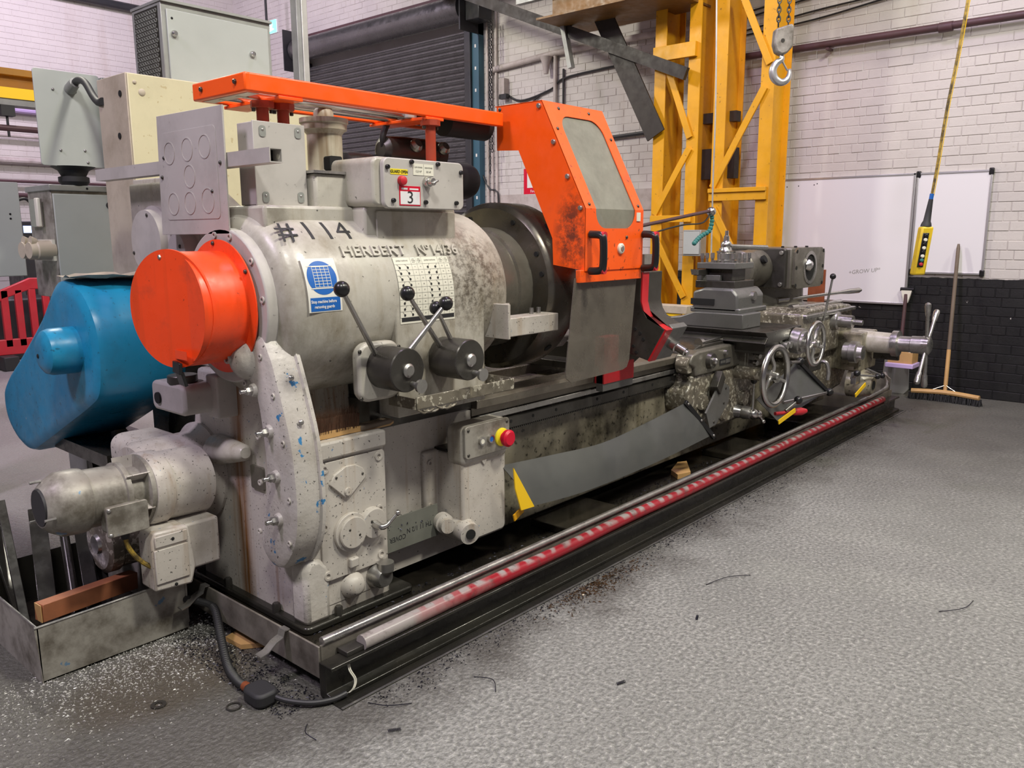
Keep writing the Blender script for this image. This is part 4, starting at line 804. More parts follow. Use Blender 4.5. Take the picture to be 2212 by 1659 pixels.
for k, a in enumerate((100, 50, 235, 275)):
    a_ = math.radians(a); d_ = Vector((-math.cos(a_) * -1, 0, math.sin(a_))); p = Vector((5.22, -.30, .665))
    G().rev(p + d_ * .05, p + d_ * .33, [(0, .013), (.62, .014), (.66, .019), (.9, .024), (.97, .02), (1, .008)], 14).obj('capstan_handle', 'steel', st)
G().box(5.28, 5.31, -.09, .10, .52, .70).obj('stop_arm', 'dsteel', ap2, .003)
G().rev((4.98, .22, .60), (4.98, .08, .60), [(0, .07), (.3, .07), (.35, .085), (.7, .085), (.75, .06), (1, .055)], 28).obj('feed_dial', 'steel', ap2)
G().rev((4.92, .32, .84), (4.92, .08, .835), [(0, .08), (.25, .07), (.28, .05), (.7, .048), (.72, .02), (1, .02)], 24).obj('stop_sleeve', 'steel', ap2)
G().rev((5.15, .22, .34), (5.15, .04, .33), [(0, .12), (.5, .115), (.9, .09), (1, .07)], 32).obj('leadscrew_boss', 'oily', ap2); G().cyl((5.15, .045, .33), (5.15, .036, .33), .035, None, 20).obj('boss_bore', 'dark', ap2)
ball_lever(ap2, (4.95, .12, .43), (5.1, .0, .41)); ball_lever(ap2, (5.1, .08, .46), (5.22, .0, .40)); ball_lever(ap2, (4.82, .10, .42), (4.78, .05, .47), .012, .024)
G().box(4.80, 4.90, .06, .10, .38, .47).obj('trip_bracket', 'steel', ap2, .003); tg = G().bar((4.78, .05, .30), (4.93, .03, .37), .03, .006, (0, 1, 0)).obj('yellow_tag', 'byellow', ap2)
G().prism(rrect(4.40, 4.62, .50, .60, .01), 'Y', .26, .36).obj('clamp_block', 'dsteel', ap2, .006); G().tube([(4.52, .25, .57), (4.52, .19, .57), (4.53, .17, .50), (4.52, .17, .44)], .014, 10).obj('clamp_crank', 'steel', ap2)
ball_lever(ts, (4.66, .28, .86), (4.63, .22, 1.19), .010, .022)
for p0, p1 in (((4.55, .6, 1.0), (5.25, .22, 1.06)), ((4.45, .45, .96), (5.18, .34, .965))):
    G().rev(p0, p1, [(0, .024), (.12, .024), (.14, .013), (.75, .012), (.85, .02), (.97, .022), (1, .012)], 14).obj('clamp_lever', 'chrome', ts)
for i in range(5): bolt(ts, (4.5 + i * .17, .34 + .03 * (i % 2), .955), (0, 0, 1), .014, .016, 'steel')
# -- hexagonal turret head
TUa, TUb = 4.47, 5.06
tu = G().box(TUa, TUb, .47, 1.06, 1.095, 1.395).obj('turret_block', 'iron', T, .012, label='dark blocky indexing turret with a bored face')
fp = circ(4.775, 1.245, .105, 32); outer = []
for (x, z) in fp:
    dx, dz = x - 4.775, z - 1.245; k = min(.285 / abs(dx) if abs(dx) > 1e-6 else 9, .15 / abs(dz) if abs(dz) > 1e-6 else 9); outer.append((4.775 + dx * k, 1.245 + dz * k))
G().ring(outer, fp, 'Y', .452, .472).obj('bored_face', 'iron', tu); G().rev((4.775, .455, 1.245), (4.775, .475, 1.245), [(0, .104), (1, .09)], 32).obj('bore', 'dark', tu); G().ring(circ(4.775, 1.245, .125, 32), circ(4.775, 1.245, .10, 32), 'Y', .446, .455).obj('bore_rim', 'steel', tu)
G().rev((4.70, .47, 1.26), (4.76, .44, 1.27), [(0, .03), (.5, .05), (1, .03)], 14).obj('bore_key', 'chrome', tu)
for x, z in ((4.52, 1.37), (5.03, 1.37), (4.52, 1.25), (5.03, 1.25), (4.52, 1.12), (5.03, 1.12)): G().cyl((x, .451, z), (x, .449, z), .014, None, 12).obj('face_hole', 'dark', tu)
fp = rrect(.50, .98, 1.10, 1.39, .02)
th = G().prism(fp, 'X', TUa - .04, TUa).obj('holder_flange', 'dsteel', tu, .006); 
for y, z in ((.53, 1.36), (.53, 1.13), (.95, 1.36), (.95, 1.13)): bolt(tu, (TUa - .04, y, z), (-1, 0, 0), .016, .018, 'steel', 12)
G().rev((TUa - .03, .74, 1.245), (TUa - .36, .74, 1.245), [(0, .145), (.25, .14), (.45, .125), (.55, .135), (.9, .135), (.95, .12), (1, .06)], 40).obj('tool_holder', 'iron', tu)
G().cyl((TUa - .16, .62, 1.31), (TUa - .16, .60, 1.32), .03, None, 16).obj('holder_bolt', 'dark', tu)
for p in ((4.60, .6, 1.395), (4.72, .55, 1.395), (4.86, .52, 1.395)): bolt(tu, p, (0, 0, 1), .013, .012, 'black')
G().rev((TUb, .62, 1.25), (TUb + .06, .62, 1.25), [(0, .10), (.6, .09), (1, .05)], 24).obj('rear_boss', 'dsteel', tu); G().rev((TUb + .04, .55, 1.31), (TUb + .10, .53, 1.32), [(0, .016), (.5, .016), (.6, .022), (1, .01)], 12).obj('grease_nipple', 'chrome', tu)
# -- rear sheet apron between carriage and turret
ra = thing('dark_apron', 'dark rubber sheet with black clamp bar between carriage and turret saddle', 'apron', (4.0, .2, .3))
g = G(); g.add([(3.62, .30, .42), (4.28, .30, .60), (4.50, .16, .36), (3.75, .2, .26), (3.62, .304, .42), (4.28, .304, .60), (4.50, .164, .36), (3.75, .204, .26)], [(0, 1, 2, 3), (7, 6, 5, 4), (0, 4, 5, 1), (1, 5, 6, 2), (2, 6, 7, 3), (3, 7, 4, 0)]); g.obj('sheet', 'beltgrey', ra)
G().bar((4.24, .28, .60), (4.50, .15, .355), .025, .016, (0, 1, 0)).obj('clamp_bar', 'black', ra); G().sph((4.24, .27, .605), .03, 14).sph((4.49, .14, .36), .03, 14).obj('bar_knob', 'black', ra)
G().cyl((3.80, .16, .66), (4.24, .27, .60), .011, None, 10).obj('push_rod', 'chrome', ra); G().cyl((3.72, .16, .40), (4.44, .145, .36), .011, None, 10).obj('push_rod', 'chrome', ra)
ball_lever(al, (3.62, .10, .37), (3.72, .06, .43), .010, .028); G().bar((3.52, .10, .31), (3.68, .06, .37), .03, .006, (0, 1, 0)).obj('yellow_tag', 'byellow', al)
G().rev((3.60, .16, .345), (3.86, .06, .335), [(0, .012), (.55, .012), (.6, .022), (.85, .026), (1, .015)], 14).obj('red_handle', 'redp', al)
# -- steady rest
se = thing('steady_rest', 'steel steady rest with red painted front edges standing on the lathe bed', 'steady rest', (2.2, .75, .79))
outer = [(.27, 1.31), (.273, 1.164), (.26, 1.12), (.235, 1.085), (.127, 1.028), (.222, .862), (.34, .89), (.44, .80), (1.04, .80), (1.16, .92), (1.20, 1.1), (1.20, 1.31), (1.09, 1.31)]
inner = [(AY + .33 * math.cos(math.radians(a)), AZ + .33 * math.sin(math.radians(a))) for a in range(0, -181, -12)]
G().prism(outer + inner + [(.405, 1.31)], 'X', 2.13, 2.33).obj('steady_frame', 'dsteel', se, .003)
edge = [(.27, 1.31), (.273, 1.164), (.26, 1.12), (.235, 1.085), (.127, 1.028), (.222, .862)]
g = G(); n = len(edge); off = [(.262, 1.31), (.265, 1.162), (.252, 1.116), (.229, 1.077), (.115, 1.026), (.212, .858)]
g.prism(edge + off[::-1], 'X', 2.13, 2.19); g.obj('red_edge', 'red', se, label='red painted front edge')
G().prism([(.14, 1.05), (.115, 1.03), (.21, .86), (.27, .87)], 'X', 2.19, 2.34).obj('jaw_housing', 'gsteel', se, .003)
G().rev((2.25, .19, .96), (2.25, .06, .90), [(0, .03), (.5, .03), (.52, .022), (.9, .022), (.92, .016), (1, .016)], 18).obj('jaw_screw', 'chrome', se)
for y, z in ((.30, 1.02), (.27, 1.00), (.25, .97), (.31, .93), (.29, .90)): G().cyl((2.13, y, z), (2.126, y, z), .009, None, 10).obj('frame_hole', 'dark', se)
G().box(2.0, 2.32, .43, 1.06, .792, .83).obj('foot', 'dsteel', se, .003); G().box(2.0, 2.28, .405, .45, .695, .80).obj('foot_clamp', 'gsteel', se, .003); G().box(2.0, 2.28, .400, .46, .735, .98).obj('red_foot_face', 'red', se, .002)
G().box(2.13, 2.2, .255, .30, 1.31, 1.40).obj('hinge_post', 'steel', se)
# ================================================================== sliding chuck guard
cg = thing('chuck_guard', 'bright orange sliding chuck guard with overhead frame, hood and window', 'machine guard', (1.0, .75, 1.8))
def chan(x0, x1, y, name='frame_rail'):
    G().prism([(y - .013, 1.985), (y + .013, 1.985), (y + .013, 2.047), (y - .013, 2.047)], 'X', x0, x1).obj(name, 'orange', cg, .006)
chan(.165, 1.46, .615); chan(.165, 1.44, .945)
G().box(.150, .176, .602, .958, 1.985, 2.047).obj('frame_end', 'orange', cg, .006)
G().box(.176, .22, .63, .93, 1.984, 1.99).obj('frame_lip', 'label', cg)
for y in (.66, .89): bolt(cg, (.150, y, 2.02), (-1, 0, 0), .009, .008, 'dsteel')
for y, x1 in ((.725, 1.16), (.84, 1.44)): G().cyl((.19, y, 1.998), (x1, y, 1.998), .016, None, 16).obj('slide_rod', 'chrome', cg)
G().box(1.0, 1.46, .63, .93, 2.02, 2.045).obj('slide_plate', 'darkbeam', cg)
for x in (.96, 1.34): G().box(x, x + .05, .69, .76, 1.985, 2.04).obj('bearing_block', 'zinc', cg, .003)
G().prism(circ(.75, 2.0, .065, 20) , 'X', 1.22, 1.49).obj('slide_sleeve', 'rubber', cg)
def cross(x, y0, y1, posts):
    G().box(x - .05, x + .05, y0, y1, 1.972, 1.984).obj('cross_plate', 'orange', cg, .002)
    for i, (px, py, z0) in enumerate(posts):
        G().cyl((px, py, z0), (px, py, 1.96), .022, None, 16).obj('guard_post', 'redpost', cg); G().cyl((px, py, 1.95), (px, py, 1.973), .042, None, 8).obj('post_flange', 'redpost', cg)
        for dx in (-.036, .036): bolt(cg, (px + dx, py, 1.945), (0, 0, -1), .008, .01, 'dsteel')
cross(.33, .60, .97, [(.275, .70, 1.606), (.36, .70, 1.606)]); cross(1.03, .60, .97, [(1.02, .62, 1.78)])
# hood
XA, XB = 1.50, 1.96
side = [(.68, 2.085), (.41, 2.085), (.162, 1.611), (.162, 1.342), (.34, 1.365), (.346, 1.483), (.547, 1.88), (.68, 1.888)]
G().prism(side, 'X', XA, XA + .004).obj('hood_side', 'hood', cg, label='flat orange side plate of the hood')
G().prism(side, 'X', XB - .004, XB).obj('hood_side', 'orangew', cg)
G().box(XA, XB, .41, .69, 2.083, 2.087).obj('hood_top', 'orange', cg)
L1 = math.hypot(.41 - .162, 2.085 - 1.611); LT = L1 + .27
def bend(u, s, o=0.):
    if s <= L1:
        q = s / L1; return Vector((u, .41 + (.162 - .41) * q - o * .88, 2.085 + (1.611 - 2.085) * q + o * .46))
    return Vector((u, .162 - o, 1.611 - (s - L1)))
hole = rrect(XA + .075, XB - .07, .065, L1 + .085, .075, 7)
def on_rect(p):
    cx, cy = (XA + XB) / 2, LT / 2; dx, dy = p[0] - cx, p[1] - cy
    k = min((XB - XA) / 2 / abs(dx) if abs(dx) > 1e-6 else 99, LT / 2 / abs(dy) if abs(dy) > 1e-6 else 99); return (cx + dx * k, cy + dy * k)
def densepoly(pl, k=4): return [tuple(Vector(pl[i]).lerp(Vector(pl[(i + 1) % len(pl)]), j / k)) for i in range(len(pl)) for j in range(k)]
hole = densepoly(hole); out_ = [on_rect(p) for p in hole]
cor = [(XA, 0), (XB, 0), (XB, LT), (XA, LT)]
for c in cor:
    i = min(range(len(out_)), key=lambda i: (out_[i][0] - c[0]) ** 2 + (out_[i][1] - c[1]) ** 2); out_[i] = c
def flat2bend(name, verts, faces, mat, thick, o=0.):
    bm = bmesh.new(); vs = [bm.verts.new((a, b, 0)) for a, b in verts]
    for f in faces: bm.faces.new([vs[i] for i in f])
    bmesh.ops.bisect_plane(bm, geom=bm.verts[:] + bm.edges[:] + bm.faces[:], plane_co=(0, L1, 0), plane_no=(0, 1, 0))
    for v in bm.verts: v.co = bend(v.co.x, v.co.y, o)
    me = bpy.data.meshes.new(name); bm.to_mesh(me); bm.free(); me.materials.append(M[mat]); ob = bpy.data.objects.new(name, me); COL.objects.link(ob); setp(ob, cg)
    sm = ob.modifiers.new('thickness', 'SOLIDIFY'); sm.thickness = thick; sm.offset = 0; return ob
n = len(hole)
flat2bend('hood_front', out_ + hole, [(i, (i + 1) % n, n + (i + 1) % n, n + i) for i in range(n)], 'orangew', .004)['label'] = 'orange front frame around the hood window'
ins = rrect(XA + .06, XB - .055, .05, L1 + .10, .08, 7)
flat2bend('hood_window', ins, [tuple(range(len(ins)))], 'pane', .003, -.006)['label'] = 'scratched translucent grey window pane'
nrm = Vector((0, -.88, .46))
for u, s in ((XA + .10, .03), (XB - .13, .03), (XA + .03, .14), (XB - .03, .16), (XA + .035, L1 - .02), (XB - .035, L1 - .02), (XA + .14, L1 + .125), (XB - .14, L1 + .125)):
    screw(cg, tuple(bend(u, s, .003)), tuple(nrm) if s < L1 else (0, -1, 0), .008, .005, 'dsteel')
for q in (.02, .36, .68, .97): p = Vector((0, .41, 2.085)).lerp(Vector((0, .162, 1.611)), q); bolt(cg, (XA - .002, p.y + .018, p.z - .012), (-1, 0, 0), .011, .01, 'steel', 12)
screw(cg, (XA - .001, .66, 2.07), (-1, 0, 0), .009, .004, 'dsteel')
for x in (XA + .028, XB - .005):
    g = G().tube([(x, .155, 1.50), (x, .10, 1.495), (x, .085, 1.47), (x, .085, 1.37), (x, .10, 1.345), (x, .155, 1.34)], .017, 12); g.obj('pull_handle', 'black', cg)
    for z in (1.495, 1.345): G().cyl((x + .004, .096, z), (x + .004, .078, z), .0175, .0165, 14).obj('handle_cap', 'redp', cg)
G().rev((XA + .27, .16, 1.435), (XA + .27, .148, 1.435), [(0, .024), (.7, .024), (1, .019)], 24).obj('lock', 'label', cg); G().rev((XA + .27, .148, 1.435), (XA + .27, .144, 1.435), [(0, .013), (1, .012)], 16).obj('lock_barrel', 'steel', cg)
G().box(XB - .06, XB - .03, .156, .1605, 1.56, 1.60).obj('small_label', 'label', cg)
G().box(XA - .03, XB + .0, .165, .19, 1.29, 1.345).obj('flap_hinge', 'orangew', cg, .002)
fp = [(XA - .04, 1.31), (XB - .005, 1.31), (XB - .055, .90), (XB - .075, .865), (XB - .11, .855), (XA - .06, .848), (XA - .095, .87), (XA - .10, .90)]
G().prism(fp, 'Y', .186, .191).obj('flap', 'flap', cg, label='hanging dirty translucent plastic flap')
# ================================================================== panels above the headstock
bmx = thing('support_beam', 'pale square tube with an open black end projecting over the headstock', 'square tube', (.13, 1.1, 1.735))
g = G().ring([(.108, 1.735), (.157, 1.735), (.157, 1.783), (.108, 1.783)], [(.112, 1.739), (.153, 1.739), (.153, 1.779), (.112, 1.779)], 'Y', .41, 1.76); g.obj('tube', 'zinc', bmx); G().box(.112, .153, .46, .47, 1.739, 1.779).obj('tube_dark', 'dark', bmx)
G().cyl((.1535, .43, 1.757), (.1525, .43, 1.757), .009, None, 12).obj('tube_hole', 'label', bmx)
bp = thing('blank_panel', 'flat lavender-grey sheet panel with seven round knockouts above the orange drum', 'panel', (.1, .9, 1.5))
G().prism([(.672, 1.507), (1.168, 1.505), (1.145, 1.945), (.668, 1.94)], 'X', .098, .104).obj('sheet', 'zinc', bp, .001)
G().prism(rrect(.72, 1.115, 1.56, 1.88, .02), 'X', .0962, .098).obj('pressed_field', 'zinc', bp, .0012)
for y, z, r in ((1.06, 1.805, .042), (.925, 1.81, .042), (.80, 1.812, .042), (.92, 1.715, .042), (1.055, 1.62, .042), (.93, 1.62, .042), (.80, 1.625, .045)): G().ring(circ(y, z, r, 28), circ(y, z, r - .004, 28), 'X', .0945, .0965).obj('knockout', 'zinc', bp)
for y, z in ((1.13, 1.72), (.70, 1.75), (1.105, 1.79), (.765, 1.655)): screw(bp, (.097, y, z), (-1, 0, 0), .007, .006, 'dsteel')
sbx = thing('junction_box', 'pale grey box standing on the headstock behind the square tube end', 'junction box', (.28, .66, 1.606))
G().box(.180, .386, .622, .72, 1.607, 1.89).obj('box_body', 'zinc', sbx, .003)
G().box(.178, .390, .615, .622, 1.605, 1.893).obj('lid', 'zinc', sbx, .002)
for x, z in ((.215, 1.86), (.36, 1.865), (.215, 1.635), (.36, 1.638)):
    G().prism(rrect(x - .013, x + .013, z - .02, z + .018, .010), 'Y', .612, .616).obj('fixing_tab', 'galvd', sbx); screw(sbx, (x, .612, z + .004), (0, -1, 0), .005, .003, 'steel')
# ================================================================== cabinets behind
cc_ = thing('cream_cabinet', 'large speckled cream electrical cabinet behind the headstock', 'cabinet', (.87, 2.0, 0))
G().box(.29, 1.45, 1.80, 2.10, .95, 2.215).obj('cabinet_body', 'creamd', cc_, .004); G().box(.295, 1.447, 1.79, 1.80, .96, 2.212).obj('cabinet_door', 'cream', cc_, .003)
G().box(.4, 1.35, 1.85, 2.05, 0, .95).obj('plinth', 'beam', cc_)
for x, z in ((.325, 2.175), (.355, 2.135)): screw(cc_, (x, 1.79, z), (0, -1, 0), .009 + (.007 if z < 2.15 else 0), .006, 'creamd')
for y, z in ((1.86, 2.13), (1.90, 1.95)): G().cyl((.289, y, z), (.286, y, z), .014, None, 12).obj('cable_hole', 'dark', cc_)
vc = thing('vent_cabinet', 'grey-green cabinet with mesh side vent standing on the cream cabinet', 'cabinet', (.9, 2.1, 2.215))
G().box(.576, 1.17, 2.0, 2.3, 2.217, 2.60).obj('cabinet_body', 'galvd', vc, .003); G().box(.60, 1.15, 1.99, 2.0, 2.225, 2.57).obj('door', 'galv', vc, .003); G().box(.572, 1.175, 1.985, 2.305, 2.60, 2.612).obj('top_cap', 'galvd', vc)
g = G()
for i in range(15):
    for j in range(9):
        y = 2.045 + j * .025 + (i % 2) * .0125; z = 2.25 + i * .0225; q = circ(y, z, .0105, 6); h = circ(y, z, .0085, 6)
        g.ring(q, h, 'X', .570, .575)
g.obj('vent_mesh', 'galvd', vc); G().box(.5735, .5765, 2.03, 2.27, 2.235, 2.585).obj('vent_dark', 'beam', vc)
for x, z in ((.63, 2.46), (1.05, 2.43)): G().rev((x, 1.99, z), (x, 1.97, z), [(0, .016), (.6, .015), (1, .01)], 14).obj('door_lock', 'chrome', vc)
for x, z in ((.625, 2.53),): screw(vc, (x, 1.99, z), (0, -1, 0), .006, .003, 'dark')
# operator panel (back of it) and enclosure
pn = thing('panel_box', 'blank grey-green back of an operator panel with a black hose, left of the cream cabinet', 'control panel', (.37, 2.65, 1.86))
G().prism(rrect(.212, .535, 1.86, 2.335, .015), 'Y', 2.65, 2.66).obj('back_plate', 'galv', pn, .002); G().box(.535, .60, 2.62, 2.665, 1.85, 2.325).obj('side_flange', 'galvd', pn, .003); G().box(.36, .56, 2.66, 2.74, 1.87, 2.32).obj('panel_body', 'galvd', pn)
for x, z in ((.30, 2.24), (.41, 2.24), (.31, 1.94), (.43, 1.945), (.44, 1.885)): screw(pn, (x, 2.65, z), (0, -1, 0), .007, .008, 'steel')
G().tube([(.385, 2.65, 2.25), (.385, 2.55, 2.28), (.36, 2.40, 2.25), (.32, 2.22, 2.16), (.30, 2.12, 2.12), (.285, 2.04, 2.115)], .0175, 12).obj('hose', 'rubber', pn, label='black hose from panel to cabinet'); G().rev((.385, 2.65, 2.25), (.385, 2.58, 2.275), [(0, .03), (1, .026)], 14).obj('gland', 'galvd', pn)
G().rev((.38, 2.70, 1.765), (.38, 2.70, 1.862), [(0, .06), (.2, .075), (.45, .075), (.5, .06), (.8, .075), (1, .11)], 24).obj('swivel', 'rubber', pn)
en = thing('steel_enclosure', 'grey-green steel enclosure with a chrome latch under the operator panel', 'enclosure', (.41, 2.8, 0))
G().box(.24, .58, 2.66, 2.98, 1.18, 1.74).obj('body', 'bin', en, .004); G().box(.248, .575, 2.65, 2.66, 1.19, 1.72).obj('door', 'galv', en, .004); G().box(.232, .575, 2.645, 2.99, 1.735, 1.765).obj('top_cap', 'galvd', en, .003); G().box(.575, .60, 2.65, 2.96, 1.19, 1.71).obj('hinge_edge', 'galvd', en)
G().cyl((.53, 2.65, 1.665), (.53, 2.642, 1.665), .018, None, 16).obj('blank_plug', 'rubber', en); G().box(.30, .52, 2.7, 2.95, 0, 1.18).obj('stand', 'galvd', en); screw(en, (.42, 2.645, 1.75), (0, -1, 0), .006, .004, 'dark')
G().box(.222, .241, 2.78, 2.92, 1.55, 1.70).obj('latch_plate', 'chrome', en, .004); G().box(.205, .225, 2.76, 2.80, 1.55, 1.70).obj('latch_cover', 'label', en, .006)
for y in (2.70, 2.80): G().rev((.24, y, 1.43), (.12, y - .01, 1.43), [(0, .05), (.7, .05), (.75, .044), (1, .042)], 20).obj('inlet_socket', 'creamd', en); G().rev((.13, y - .01, 1.475), (.16, y - .01, 1.47), [(0, .03), (1, .02)], 12).obj('inlet_cap', 'creamd', en)
G().box(.226, .24, 2.66, 2.86, 1.375, 1.485).obj('inlet_plate', 'label', en)
# left edge cabinet, dark rack, barrier
lcab = thing('pale_cabinet', 'pale plain cabinet cut off by the left edge of the picture', 'cabinet', (-.05, 3.4, 0))
G().box(-.35, .27, 3.2, 3.7, 1.28, 1.80).obj('body', 'galv', lcab, .004); G().box(-.35, -.08, 3.3, 3.6, 0, 1.28).obj('stand', 'rubber', lcab)
for z in (1.625, 1.60): screw(lcab, (.215, 3.2, z), (0, -1, 0), .006, .003, 'dark')
rk = thing('dark_rack', 'dark electronics rack with a small blue lit display beyond the red barrier', 'rack', (2.7, 10.2, 0)); G().box(2.45, 3.3, 10.0, 10.6, 0, 1.70).obj('body', 'shframe', rk, .01); G().box(2.50, 2.72, 9.99, 10.0, 1.55, 1.64).obj('display', plain('blue_display', (.3, .4, .9), .4, 0, 2.0, (.45, .6, 1.0)), rk); G().box(2.62, 2.74, 9.99, 10.0, 1.02, 1.14).obj('badge', 'signblue', rk)
pc = thing('plug_cable', 'dark looped cable with a brown plug beside the pale cabinet', 'cable', (.35, 3.25, 1.55)); G().tube([(.26, 3.22, 1.70), (.31, 3.22, 1.71), (.345, 3.22, 1.66), (.35, 3.22, 1.58)], .008, 8).obj('cable', 'cable', pc); G().box(.335, .365, 3.205, 3.235, 1.525, 1.58).obj('plug', 'brownpipe', pc, .004)
rb = thing('plastic_barrier', 'slatted red plastic pedestrian barrier behind the blue guard', 'barrier', (1.9, 8.5, 0))
BY = 8.5
G().prism([(1.55, .80), (1.70, .90), (2.02, 1.03), (3.6, .98), (3.6, .86), (2.02, .90), (1.72, .80), (1.60, .70)], 'Y', BY, BY + .06).obj('top_rail', 'redp', rb, .01)
G().box(1.50, 1.62, BY, BY + .06, .12, .82).obj('end_post', 'redp', rb, .01); G().box(1.5, 3.6, BY, BY + .06, .16, .34).obj('bottom_rail', 'redp', rb, .01)
for i in range(14): G().box(1.70 + i * .145, 1.775 + i * .145, BY, BY + .05, .25, .90).obj('slat', 'redp', rb, .006)
for x in (1.6, 3.2): G().box(x, x + .16, BY - .2, BY + .25, 0, .16).obj('foot', 'rubber', rb, .01)
dbx = tag(G().box(1.4, 3.4, 9.2, 9.9, 0, .75).obj('dark_crate', 'shframe', None, .02), 'dark low crate in the shadow behind the red barrier', 'crate')
# ================================================================== blue belt guard
bg = thing('belt_guard', 'large rounded blue belt guard with a stub hub cover on its end', 'belt guard', (-.1, 2.0, .45))
out = densify([(1.44, .86), (1.40, 1.0), (1.415, 1.15), (1.52, 1.275), (1.68, 1.32), (1.80, 1.30), (2.0, 1.14), (2.3, .95), (2.55, .80), (2.61, .70), (2.58, .58), (2.45, .49), (2.30, .475), (2.15, .53), (1.8, .68), (1.55, .79)], 4)
a2 = sum(out[i - 1][0] * out[i][1] - out[i][0] * out[i - 1][1] for i in range(len(out))); sg2 = 1 if a2 > 0 else -1
loft_x(G(), [(.27, out), (-.06, out), (-.085, inset(out, .010 * sg2)), (-.10, inset(out, .035 * sg2)), (-.103, inset(out, .06 * sg2))]).obj('guard_shell', 'blue', bg)
G().rev((-.10, 1.62, 1.035), (-.235, 1.62, 1.035), [(0, .098), (.7, .096), (.86, .088), (.95, .072), (1, .05)], 40).obj('hub_cover', 'blue', bg); screw(bg, (-.235, 1.64, 1.02), (-1, 0, 0), .01, .004, 'dark')
g = G(); random.seed(5); pts = circ(.08, 1.66, .19, 22, 0, 360, .16)
ring_ = [(x + random.uniform(-.02, .02), y + random.uniform(-.025, .025)) for x, y in pts]; vv = []; ff = []
for q_ in (.02, .35, .7, 1.0): vv += [(.08 + (x - .08) * q_, 1.66 + (y - 1.66) * q_, 1.326 + random.uniform(-.004, .012) + (.008 if q_ > .9 else 0)) for x, y in ring_]
m_ = len(ring_)
for q_ in range(3): ff += [(q_ * m_ + i, q_ * m_ + (i + 1) % m_, (q_ + 1) * m_ + (i + 1) % m_, (q_ + 1) * m_ + i) for i in range(m_)]
g.add(vv, ff + [tuple(range(m_))]); g.obj('peeled_top_sheet', 'creamd', bg, label='crumpled torn sheet on top')
for y0 in (1.75, 2.1):
    G().bar((.12, y0 + .05, .62), (.1, y0 - .15, .0), .05, .05, (1, 0, 0)).obj('stand_leg', 'beam', bg); 
G().box(-.02, .3, 1.6, 2.2, .50, .56).obj('stand_frame', 'beam', bg)
mm = tag(G().rev((.30, 1.48, .60), (.95, 1.48, .60), [(0, .2), (.1, .23), (.9, .23), (1, .15)], 32).obj('main_motor', 'beam'), 'dark main motor in the shadow behind the blue belt guard', 'motor')
G().box(.4, .85, 1.3, 1.66, 0, .4).obj('motor_base', 'beam', mm)
# ================================================================== swarf bin and its contents
bn = thing('swarf_bin', 'scuffed open sheet steel bin on the floor left of the lathe leg', 'bin', (-.3, 1.2, 0))
BX0, BX1, BY0, BY1, BH = -.57, -.055, .90, 1.62, .205
G().prism([(BX0, .0), (BX1, .01), (BX1 + .0, BH + .01), (BX0 - .012, BH)], 'Y', BY0, BY0 + .004).obj('front_wall', 'bin', bn); G().box(BX0 - .004, BX0, BY0, BY1, 0, BH).obj('side_wall', 'bin', bn); G().box(BX1, BX1 + .004, BY0, BY1, 0, BH).obj('side_wall', 'bin', bn); G().box(BX0, BX1, BY1, BY1 + .004, 0, BH).obj('back_wall', 'beam', bn); G().box(BX0, BX1, BY0, BY1, .003, .008).obj('bin_floor', 'tray', bn)
G().tube([(BX0 - .012, BY0, BH), (BX1, BY0, BH + .01)], .004, 6, False).tube([(BX0 - .004, BY0, BH), (BX0 - .004, BY1, BH)], .004, 6, False).obj('folded_rim', 'steel', bn)
G().box(BX1 - .0, BX1 + .006, BY0 - .004, BY0 + .12, .03, BH + .005).obj('corner_tab', 'bin', bn)
blabels = ['leftmost thin dark bar leaning in the bin', 'broad dark flat bar leaning in the bin', 'round dark bar leaning in the middle of the bin', 'dark angle bar leaning in the bin below the motor', 'short dark bar at the back of the bin', 'dark bar leaning nearest the pump in the bin']
for i, (x0, y0, x1, y1, z1, w_, h_) in enumerate(((-.545, 1.08, -.47, 1.50, .49, .03, .03), (-.50, 1.0, -.36, 1.46, .44, .06, .02), (-.42, .96, -.27, 1.48, .48, .028, .028), (-.36, .95, -.2, 1.5, .46, .05, .012), (-.50, 1.25, -.50, 1.56, .45, .045, .02), (-.30, 1.0, -.14, 1.5, .40, .04, .03))):
    g = G(); p0 = Vector((x0, y0, .03)); p1 = Vector((x1, y1, z1))
    if i == 2: g.cyl(p0, p1, .017, None, 14)
    else: g.bar(p0, p1, w_, h_)
    tag(g.obj('steel_bar', 'beam', None, .002), blabels[i], 'bar', 'scrap bars in the bin')
wd = tag(G().bar((-.525, 1.02, .205), (-.16, 1.10, .185), .05, .065).obj('wood_batten', 'wood', None, .002), 'reddish wooden batten with a pale cut end lying across the bin', 'batten')
G().bar((-.528, 1.02, .205), (-.525, 1.0202, .205), .048, .063).obj('cut_end', 'pine', wd)
hsx = thing('conduit_hose', 'ribbed black conduit running from the bin to a coupling by the beam', 'hose', (-.05, .5, .02))
pts = [(-.06, .92, .125), (-.03, .84, .125), (-.01, .77, .11), (-.06, .64, .06), (-.115, .50, .02), (-.14, .40, .016), (-.145, .335, .018)]
G().tube(pts, .014, 10, True, 10).obj('hose', 'cable', hsx)
sp_ = smooth_pts(pts, 14); g = G()
for i in range(26, len(sp_) - 1): 
    d = (sp_[i + 1] - sp_[i]).normalized(); g.tor(sp_[i], d, .0135, .0028, 10, 5)
g.obj('hose_ribs', 'cable', hsx)
